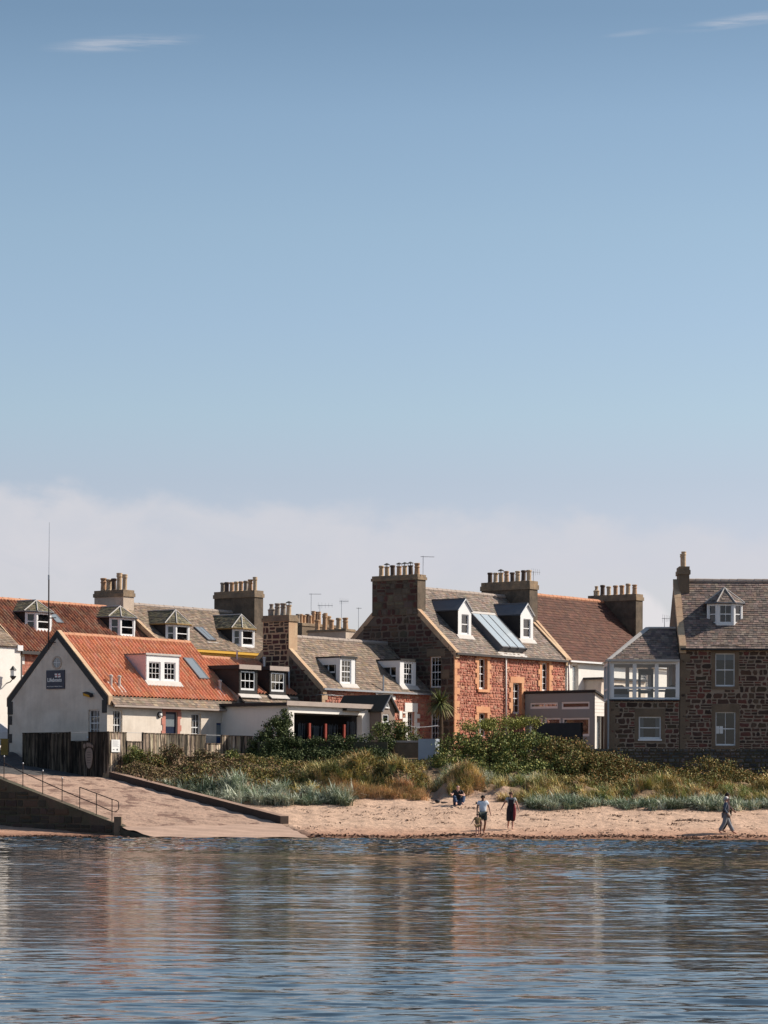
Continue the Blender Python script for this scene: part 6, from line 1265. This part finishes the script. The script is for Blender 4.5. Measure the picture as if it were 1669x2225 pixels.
# palm-like cordyline
p = at(957, 1580, 156.8); p.z = 4.0; cdl = empty('cordyline_palm', p, 0, 'spiky cordyline palm in front of the shaded red house gable', 'palm'); topz = at(957, 1527, 156.8).z-4.0
b = MB(); b.tube([(0, 0, 0), (.05, 0, topz*.5), (0, 0, topz)], [.13, .1, .09], 8); b.build('trunk', ['bark'], cdl)
rs = np.random.RandomState(90); n = 260; az = rs.uniform(0, 2*np.pi, n); el = np.arccos(rs.uniform(-.75, .98, n)); ln_a = rs.uniform(.8, 1.12, n); Dv = np.stack([np.sin(el)*np.cos(az), np.sin(el)*np.sin(az), np.cos(el)], 1)
sd_ = np.stack([-np.sin(az), np.cos(az), 0*az], 1); Q = []; K = []; g_ = np.array([(.13, .15, .05), (.09, .11, .035), (.22, .20, .09), (.30, .22, .12)])
kc = np.where(el > 1.9, rs.choice([2, 3], n), rs.choice([0, 1, 0, 2], n)); c_ = g_[kc]*rs.uniform(.7, 1.3, (n, 1)); P = []
for t in (0, .35, .7, 1): P.append(np.array([0, 0, topz])+Dv*(ln_a*t)[:, None]+np.array([0, 0, -1])*(.38*ln_a*t**2.2*np.sin(el))[:, None])
for i, (w0, w1) in enumerate(((.018, .03), (.03, .024), (.024, .003))): Q.append(np.stack([P[i]-sd_*w0, P[i]+sd_*w0, P[i+1]+sd_*w1, P[i+1]-sd_*w1], 1)); K.append(c_)
npquads('leaves', np.concatenate(Q), np.concatenate(K), 'leaf', cdl)
# seaweed scraps on the sand
rs = np.random.RandomState(91); C = []
for px, Y, n in [(1130+rs.uniform(0, 60), 135.5, 30), (1185, 134.6, 30), (1480, 134.3, 60), (1500, 134.4, 50), (1520, 134.2, 40), (1545, 134.3, 40), (1465, 133.5, 25), (1340, 135.5, 40), (1440, 136, 40), (880, 137, 20), (1030, 137.6, 25), (890, 134, 20)]+[(rs.uniform(640, 1669), rs.uniform(131, 138), 8) for _ in range(150)]:
    q = np.stack([(px-CX)*Y/F+rs.normal(0, .16, n), Y+rs.normal(0, .12, n), np.zeros(n)], 1); q[:, 2] = ground(q[:, 0], q[:, 1])+.02; C.append(q)
C = np.concatenate(C); o = npquads('seaweed', leafset(C, .045, rs, 1.5), np.array([(.10, .055, .035)])*rs.uniform(.5, 1.5, (len(C), 1)), 'leaf'); tag(o, 'dark dried seaweed scraps scattered over the sand', 'seaweed', None, 'stuff')
n = 2600; px = rs.uniform(-20, 1700, n); X = (px-CX)*130.1/F; Y = 129.9+rs.normal(0, .22, n)+.25*np.sin(px*.02); C = np.stack([X, Y, ground(X, Y)+.015], 1)
o = npquads('seaweed_line', leafset(C, .07, rs, 1.5), np.array([(.075, .035, .022)])*rs.uniform(.5, 1.6, (len(C), 1)), 'leaf'); tag(o, 'dark wet seaweed line along the water edge', 'seaweed', None, 'stuff')

# ================================================================== people
def skinmesh(name, nodes, edges, matk, parent, root=None, sub=2):
    """nodes: {key: ((x,y,z), radius or (rx,ry))}"""
    keys = list(nodes); ix = {k: i for i, k in enumerate(keys)}; me = bpy.data.meshes.new(name); me.from_pydata([nodes[k][0] for k in keys], [(ix[a], ix[b_]) for a, b_ in edges], [])
    o = bpy.data.objects.new(name, me); COL.objects.link(o); m = o.modifiers.new('s', 'SKIN'); m.use_smooth_shade = True
    for k in keys:
        r = nodes[k][1]; me.skin_vertices[0].data[ix[k]].radius = r if isinstance(r, tuple) else (r, r); me.skin_vertices[0].data[ix[k]].use_root = (k == (root or keys[0]))
    s_ = o.modifiers.new('u', 'SUBSURF'); s_.levels = s_.render_levels = sub
    bpy.context.view_layer.update(); dg = bpy.context.evaluated_depsgraph_get(); me2 = bpy.data.meshes.new_from_object(o.evaluated_get(dg)); bpy.data.objects.remove(o)
    me2.materials.clear(); me2.materials.append(M[matk]); me2.name = name; me2.color_attributes.new('Col', 'FLOAT_COLOR', 'CORNER'); o = bpy.data.objects.new(name, me2); COL.objects.link(o); o.parent = parent; return o
BASE = dict(pel=(0, 0, .95), sp=(0, 0, 1.12), ch=(0, -.01, 1.32), nk=(0, 0, 1.47), hb=(0, -.01, 1.55), hm=(0, -.025, 1.62), ht=(0, -.015, 1.69))
def person(label, p, rz, J, hgt, skin, tops, hair, hairlen=0, slim=1.0, extra=None):
    """J: joints; limbs named l/r + sh el wr / hip kn an to; garments built over the same joints"""
    r = empty('person', p, rz, label, 'person'); k = hgt/1.75; r.scale = (k, k, k); S = slim; j = dict(BASE); j.update(J); N = {}; E = []
    def nd(key, pos, rad): N[key] = (tuple(pos), rad)
    nd('pel', j['pel'], (.15*S, .11*S)); nd('sp', j['sp'], (.125*S, .095*S)); nd('ch', j['ch'], (.15*S, .105*S)); nd('nk', j['nk'], .055); nd('hb', j['hb'], .058); nd('hm', j['hm'], (.075, .09)); nd('ht', j['ht'], (.06, .075))
    E += [('pel', 'sp'), ('sp', 'ch'), ('ch', 'nk'), ('nk', 'hb'), ('hb', 'hm'), ('hm', 'ht')]
    hm = Vector(j['hm']); fwd = Vector(j.get('face', (0, -1, 0)))
    for s in 'lr':
        for a, rad in (('sh', .058), ('el', .040), ('wr', .026), ('hip', .088*S), ('kn', .056), ('an', .042), ('he', .034), ('to', (.045, .032))):
            if s+a not in j and a == 'he': j[s+'he'] = tuple(Vector(j[s+'an'])*1.0+Vector((0, 0, -.05)))
            nd(s+a, j[s+a], rad)
        E += [('ch', s+'sh'), (s+'sh', s+'el'), (s+'el', s+'wr'), ('pel', s+'hip'), (s+'hip', s+'kn'), (s+'kn', s+'an'), (s+'an', s+'to')]; del N[s+'he']
        el, wr = Vector(j[s+'el']), Vector(j[s+'wr']); d = (wr-el).normalized(); sx = 1 if s == 'l' else -1; pa = wr+d*.075; nd(s+'pa', pa, (.034, .018)); E.append((s+'wr', s+'pa'))
        side = Vector(j.get(s+'ps', (0, -1, 0))); side = (side-d*side.dot(d)).normalized(); pn = d.cross(side)
        for f, (o_, l_) in enumerate(((.024, .072), (.008, .08), (-.008, .075), (-.023, .058))):
            b0 = pa+side*o_+d*.02; m_ = b0+d*l_*.55+pn*(.006*sx); t_ = b0+d*l_+pn*(.02*sx)
            nd(f'{s}f{f}a', b0, .0085); nd(f'{s}f{f}b', m_, .008); nd(f'{s}f{f}c', t_, .0065); E += [(s+'pa', f'{s}f{f}a'), (f'{s}f{f}a', f'{s}f{f}b'), (f'{s}f{f}b', f'{s}f{f}c')]
        th = wr+d*.035+side*.03; nd(s+'tha', th, .010); nd(s+'thb', th+d*.035+side*.015, .009); E += [(s+'wr', s+'tha'), (s+'tha', s+'thb')]
    skinmesh('body', N, E, skin, r, 'pel', 1)
    # face and hair
    b = MB(); side = fwd.cross(Vector((0, 0, 1))).normalized()
    for s in (-1, 1): c = hm+fwd*.083+side*.03*s+Vector((0, 0, .012)); b.lathe([(.002, -.01), (.011, 0), (.002, .01)], 6, c)
    b.build('eyes', ['blackpaint'], r, smooth=True)
    b = MB(); c = hm+fwd*.1+Vector((0, 0, -.012)); b.tube([hm+fwd*.08+Vector((0, 0, .015)), c], [.006, .015], 6); b.tube([hm+fwd*.082-side*.022+Vector((0, 0, -.045)), hm+fwd*.087+Vector((0, 0, -.047)), hm+fwd*.082+side*.022+Vector((0, 0, -.045))], .006, 5)
    for s in (-1, 1): e = hm+side*.078*s+Vector((0, 0, 0)); b.tube([e+Vector((0, 0, -.025)), e+Vector((0, 0, .025))]+[], [.012, .016], 6)
    b.build('face_features', [skin], r, smooth=True)
    if hair:
        b = MB(); c = hm-fwd*.022+Vector((0, 0, .028)); b.lathe([(.088, -.045), (.098, -.01), (.099, .02), (.088, .05), (.06, .075), (.02, .088), (.002, .09)], 14, c)
        b.tube([hm-fwd*.06+Vector((0, 0, .02)), hm-fwd*.072-Vector((0, 0, .05)), hm-fwd*.06-Vector((0, 0, .08+hairlen))], [.07, .06, .03], 10); b.build('hair', [hair], r, smooth=True)
    for (nm, matk, nodes, edges) in tops:
        gn = {}
        for key, rad, *w in nodes:
            if isinstance(key, tuple): a_, b_, t_ = key; pos = Vector(j[a_]).lerp(Vector(j[b_]), t_); kk = f'{a_}{b_}{t_}'
            else: pos = j[key]; kk = key
            gn[kk] = (tuple(pos), rad)
        skinmesh(nm, gn, [(f'{a[0]}{a[1]}{a[2]}' if isinstance(a, tuple) else a, f'{c[0]}{c[1]}{c[2]}' if isinstance(c, tuple) else c) for a, c in edges], matk, r, sub=2)
    if extra: extra(r, j)
    return r
def tee(matk, S=1, name='t_shirt', sl=.55, long=None):
    sleeve = [((s+'sh', s+'el', sl), .062) for s in 'lr'] if not long else [(s+'el', .055) for s in 'lr']+[((s+'el', s+'wr', .85), .045) for s in 'lr']
    ed = [('pel', 'sp'), ('sp', 'ch'), ('ch', ('ch', 'nk', .6))]+[('ch', s+'sh') for s in 'lr']
    if not long: ed += [(s+'sh', (s+'sh', s+'el', sl)) for s in 'lr']
    else: ed += [(s+'sh', s+'el') for s in 'lr']+[(s+'el', (s+'el', s+'wr', .85)) for s in 'lr']
    return (name, matk, [('pel', (.17*S, .135*S)), ('sp', (.155*S, .125*S)), ('ch', (.175*S, .13*S)), (('ch', 'nk', .6), (.09, .08)), ('lsh', .078), ('rsh', .078)]+sleeve, ed)
def legs(matk, t=.0, S=1, name='trousers', r0=.115, r1=.085, r2=.07, full=True):
    n = [('pel', (.18*S, .14*S))]; e = []
    for s in 'lr':
        n.append((s+'hip', r0*S)); e.append(('pel', s+'hip'))
        if full: n += [(s+'kn', r1), ((s+'kn', s+'an', .92), r2)]; e += [(s+'hip', s+'kn'), (s+'kn', (s+'kn', s+'an', .92))]
        else: n.append(((s+'hip', s+'kn', t), r1)); e.append((s+'hip', (s+'hip', s+'kn', t)))
    return (name, matk, n, e)
for n_, c in (('teewhite', (.72, .76, .82)), ('shirtblack', (.02, .02, .022)), ('denim', (.03, .055, .11)), ('shortsgreen', (.045, .06, .055)), ('dungared', (.20, .03, .035)), ('dungablack', (.025, .02, .025)), ('greytee', (.36, .38, .38)), ('mustard', (.26, .17, .08)), ('greytrouser', (.20, .21, .23)), ('slateblue', (.09, .11, .15)), ('jacketblack', (.025, .028, .035)), ('capwhite', (.72, .68, .66)), ('hairdark', (.025, .016, .012)), ('hairgrey', (.40, .38, .36)), ('hairred', (.10, .045, .03)), ('jumper', (.08, .045, .05)), ('beigecloth', (.50, .45, .36))):
    M[n_] = flat(n_, c, .85)
def place(px, py, Y):
    # stand on the ground: find the Y whose ground point lands on this pixel
    best = min((Y+k*.05 for k in range(-80, 81)), key=lambda y: abs(HY+(HC-gz(at(px, py, y).x, y))*F/y+ROLL*(px-CX)-py)); q = at(px, py, best); q.z = gz(q.x, best); return q
def stand(lk=(.10, -.03, .5), la=(.10, .03, .09), rk=(-.10, -.03, .5), ra=(-.10, .03, .09), le=(.25, .0, 1.16), lw=(.29, -.04, .92), re=(-.25, .0, 1.16), rw=(-.29, -.04, .92), to=(0, -.15, -.055), **k):
    d = dict(lsh=(.18, 0, 1.42), rsh=(-.18, 0, 1.42), lel=le, lwr=lw, rel=re, rwr=rw, lhip=(.09, 0, .9), rhip=(-.09, 0, .9), lkn=lk, lan=la, rkn=rk, ran=ra); d['lto'] = tuple(Vector(la)+Vector(to)); d['rto'] = tuple(Vector(ra)+Vector(to)); d.update(k); return d
# seated man
J = dict(pel=(0, .1, .14), sp=(0, .1, .34), ch=(0, .03, .56), nk=(0, -.02, .70), hb=(0, -.04, .77), hm=(0, -.06, .84), ht=(0, -.05, .91), lsh=(.18, .02, .64), rsh=(-.18, .02, .64), lel=(.30, -.15, .45), lwr=(.10, -.36, .48), rel=(-.30, -.15, .46), rwr=(-.36, -.38, .52),
         lhip=(.10, .08, .13), rhip=(-.10, .08, .13), lkn=(.24, -.36, .40), lan=(.12, -.62, .08), lto=(.14, -.80, .04), rkn=(-.22, -.36, .42), ran=(-.16, -.64, .08), rto=(-.2, -.82, .04))
person('bald man in black t-shirt and jeans sitting on the sand with bent knees', place(995, 1750, 138), .12, J, 1.76, 'skinpale', [tee('shirtblack', 1.05), legs('denim')], None)
# man in white t-shirt, walking with the child
person('man in white t-shirt and dark green shorts walking beside the small child', place(1049, 1812, 130.5), .1, stand(lk=(.10, -.12, .50), la=(.06, .10, .10), rk=(-.10, -.12, .5), ra=(-.12, -.16, .08), le=(.29, .05, 1.17), lw=(.33, -.08, .93), re=(-.25, 0, 1.15), rw=(-.27, -.12, .90), hm=(0, -.05, 1.61), hb=(0, -.02, 1.55)), 1.72, 'skindark', [tee('teewhite', 1.08), legs('shortsgreen', .85, full=False, r1=.10, name='shorts')], 'hairdark')
person('small child in mustard top holding the hand of the man in white', place(1037.5, 1818, 129.7), .15, stand(le=(.28, -.02, 1.2), lw=(.36, -.08, 1.0), re=(-.32, -.02, 1.22), rw=(-.46, -.08, 1.02), hm=(0, -.03, 1.63), lhip=(.1, 0, .85), rhip=(-.1, 0, .85)), 1.0, 'skinpale', [tee('mustard', 1.3, long=None, sl=.9), legs('mustard', .4, S=1.2, full=False, r0=.12, r1=.11, name='shorts')], 'hairdark')
def bib(r, j):
    b = MB(); b.box(-.12, .12, -.165, -.15, 1.12, 1.38)
    for s in (-1, 1): b.tube([(s*.1, -.15, 1.36), (s*.11, -.05, 1.5), (s*.1, .12, 1.4)], .018, 6)
    b.build('bib', ['dungablack'], r)
    b = MB(); b.tube([(.15, -.09, 1.2), (.165, -.10, .95), (.16, -.10, .7), (.13, -.1, .42)], [.03, .07, .075, .06], 8); b.build('red_side_panel', ['dungared'], r, smooth=True)
person('woman in dark red wide dungarees over a grey t-shirt walking towards the water', place(1110, 1803, 131.3), .0, stand(le=(.28, .02, 1.18), lw=(.36, -.03, .95), re=(-.30, .02, 1.2), rw=(-.42, -.03, .98), lk=(.09, -.05, .5), la=(.07, -.1, .08), rk=(-.10, -.03, .5), ra=(-.12, .12, .12)), 1.68, 'skin', [tee('greytee', .95), ('dungarees', 'dungablack', [('ch', (.14, .125)), ('sp', (.155, .13)), ('pel', (.2, .16)), ('lhip', .135), ('rhip', .135), ('lkn', .115), ('rkn', .115), (('lkn', 'lan', .32), .125), (('rkn', 'ran', .32), .125)], [('ch', 'sp'), ('sp', 'pel'), ('pel', 'lhip'), ('pel', 'rhip'), ('lhip', 'lkn'), ('rhip', 'rkn'), ('lkn', ('lkn', 'lan', .32)), ('rkn', ('rkn', 'ran', .32))])], 'hairred', extra=bib)
def cap(r, j):
    b = MB(); c = Vector(j['hm'])+Vector((0, .0, .03)); b.lathe([(.098, 0), (.096, .03), (.08, .07), (.04, .095), (.005, .1)], 14, c); b.extr([(.06, -.08), (.0, -.20), (-.06, -.08)], lambda u, v: c+Vector((u, v, .005)), lambda u, v: c+Vector((u, v, .02))); b.build('cap', ['capwhite'], r, smooth=True)
    b = MB(); b.tube([(-.21, -.10, 1.0), (-.2, -.13, .88), (-.2, -.1, .82)], [.03, .08, .05], 8); b.build('bag', ['beigecloth'], r, smooth=True)
walk = dict(lk=(.09, -.16, .5), la=(.08, -.38, .09), rk=(-.09, .08, .50), ra=(-.09, .32, .12))
person('old man in white cap, black waistcoat and grey trousers striding right along the water', place(1577, 1813, 130.2), math.pi/2, stand(**walk, le=(.24, .06, 1.15), lw=(.26, -.10, .95), re=(-.24, .08, 1.15), rw=(-.26, -.08, .92)), 1.66, 'skin', [tee('slateblue', 1.05, name='shirt', long=True), ('waistcoat', 'jacketblack', [('pel', (.185, .155)), ('sp', (.175, .15)), ('ch', (.19, .145)), (('ch', 'nk', .5), (.11, .1))], [('pel', 'sp'), ('sp', 'ch'), ('ch', ('ch', 'nk', .5))]), legs('greytrouser', r0=.125, r1=.1, r2=.09)], 'hairgrey', extra=cap)
walk = dict(lk=(.09, -.10, .5), la=(.08, -.22, .09), rk=(-.09, .02, .50), ra=(-.09, .2, .12))
pp = place(1580, 1810.5, 131); pp.y += .0
person('dark haired companion in dark clothes walking just behind the old man in the cap', pp, math.pi/2, stand(**walk, le=(.24, -.10, 1.15), lw=(.26, -.28, .98)), 1.80, 'skindark', [tee('jumper', 1.0, name='jumper', long=True), legs('dungablack')], 'hairdark', hairlen=.03)
# bag left on the sand
p = place(949, 1746, 138.5); bg_ = empty('rucksack', p, .4, 'dark rucksack slumped on the sand left of the seated man', 'bag')
skinmesh('bag_body', {'a': ((-.08, 0, .1), (.13, .10)), 'b': ((.06, 0, .12), (.14, .11)), 'c': ((.16, .02, .08), (.08, .07))}, [('a', 'b'), ('b', 'c')], 'jacketblack', bg_, 'a'); b = MB(); b.tube([(-.15, -.1, .02), (-.3, -.16, .02), (-.36, -.05, .03), (-.2, .02, .08)], .015, 6); b.build('strap', ['jacketblack'], bg_)
p = place(966, 1746, 138.5); o = empty('shoes', p, .2, 'pair of dark shoes on the sand between the rucksack and the seated man', 'shoes')
for s in (-1, 1): skinmesh('shoe', {'a': ((-.1+s*.09, s*.06, .045), .045), 'b': ((.08+s*.09, s*.08, .035), .035)}, [('a', 'b')], 'jacketblack', o, 'a')
p = place(1033, 1747, 138.2); o = empty('cloth_bundle', p, 0, 'little dark bundle on the sand right of the seated man', 'bundle'); skinmesh('cloth', {'a': ((0, 0, .05), .07), 'b': ((.1, .02, .04), .05)}, [('a', 'b')], 'jacketblack', o, 'a')
for o in list(COL.objects):
    if o.type == 'MESH' and o.parent is None and 'kind' not in o and 'label' not in o: print('UNTAGGED', o.name)
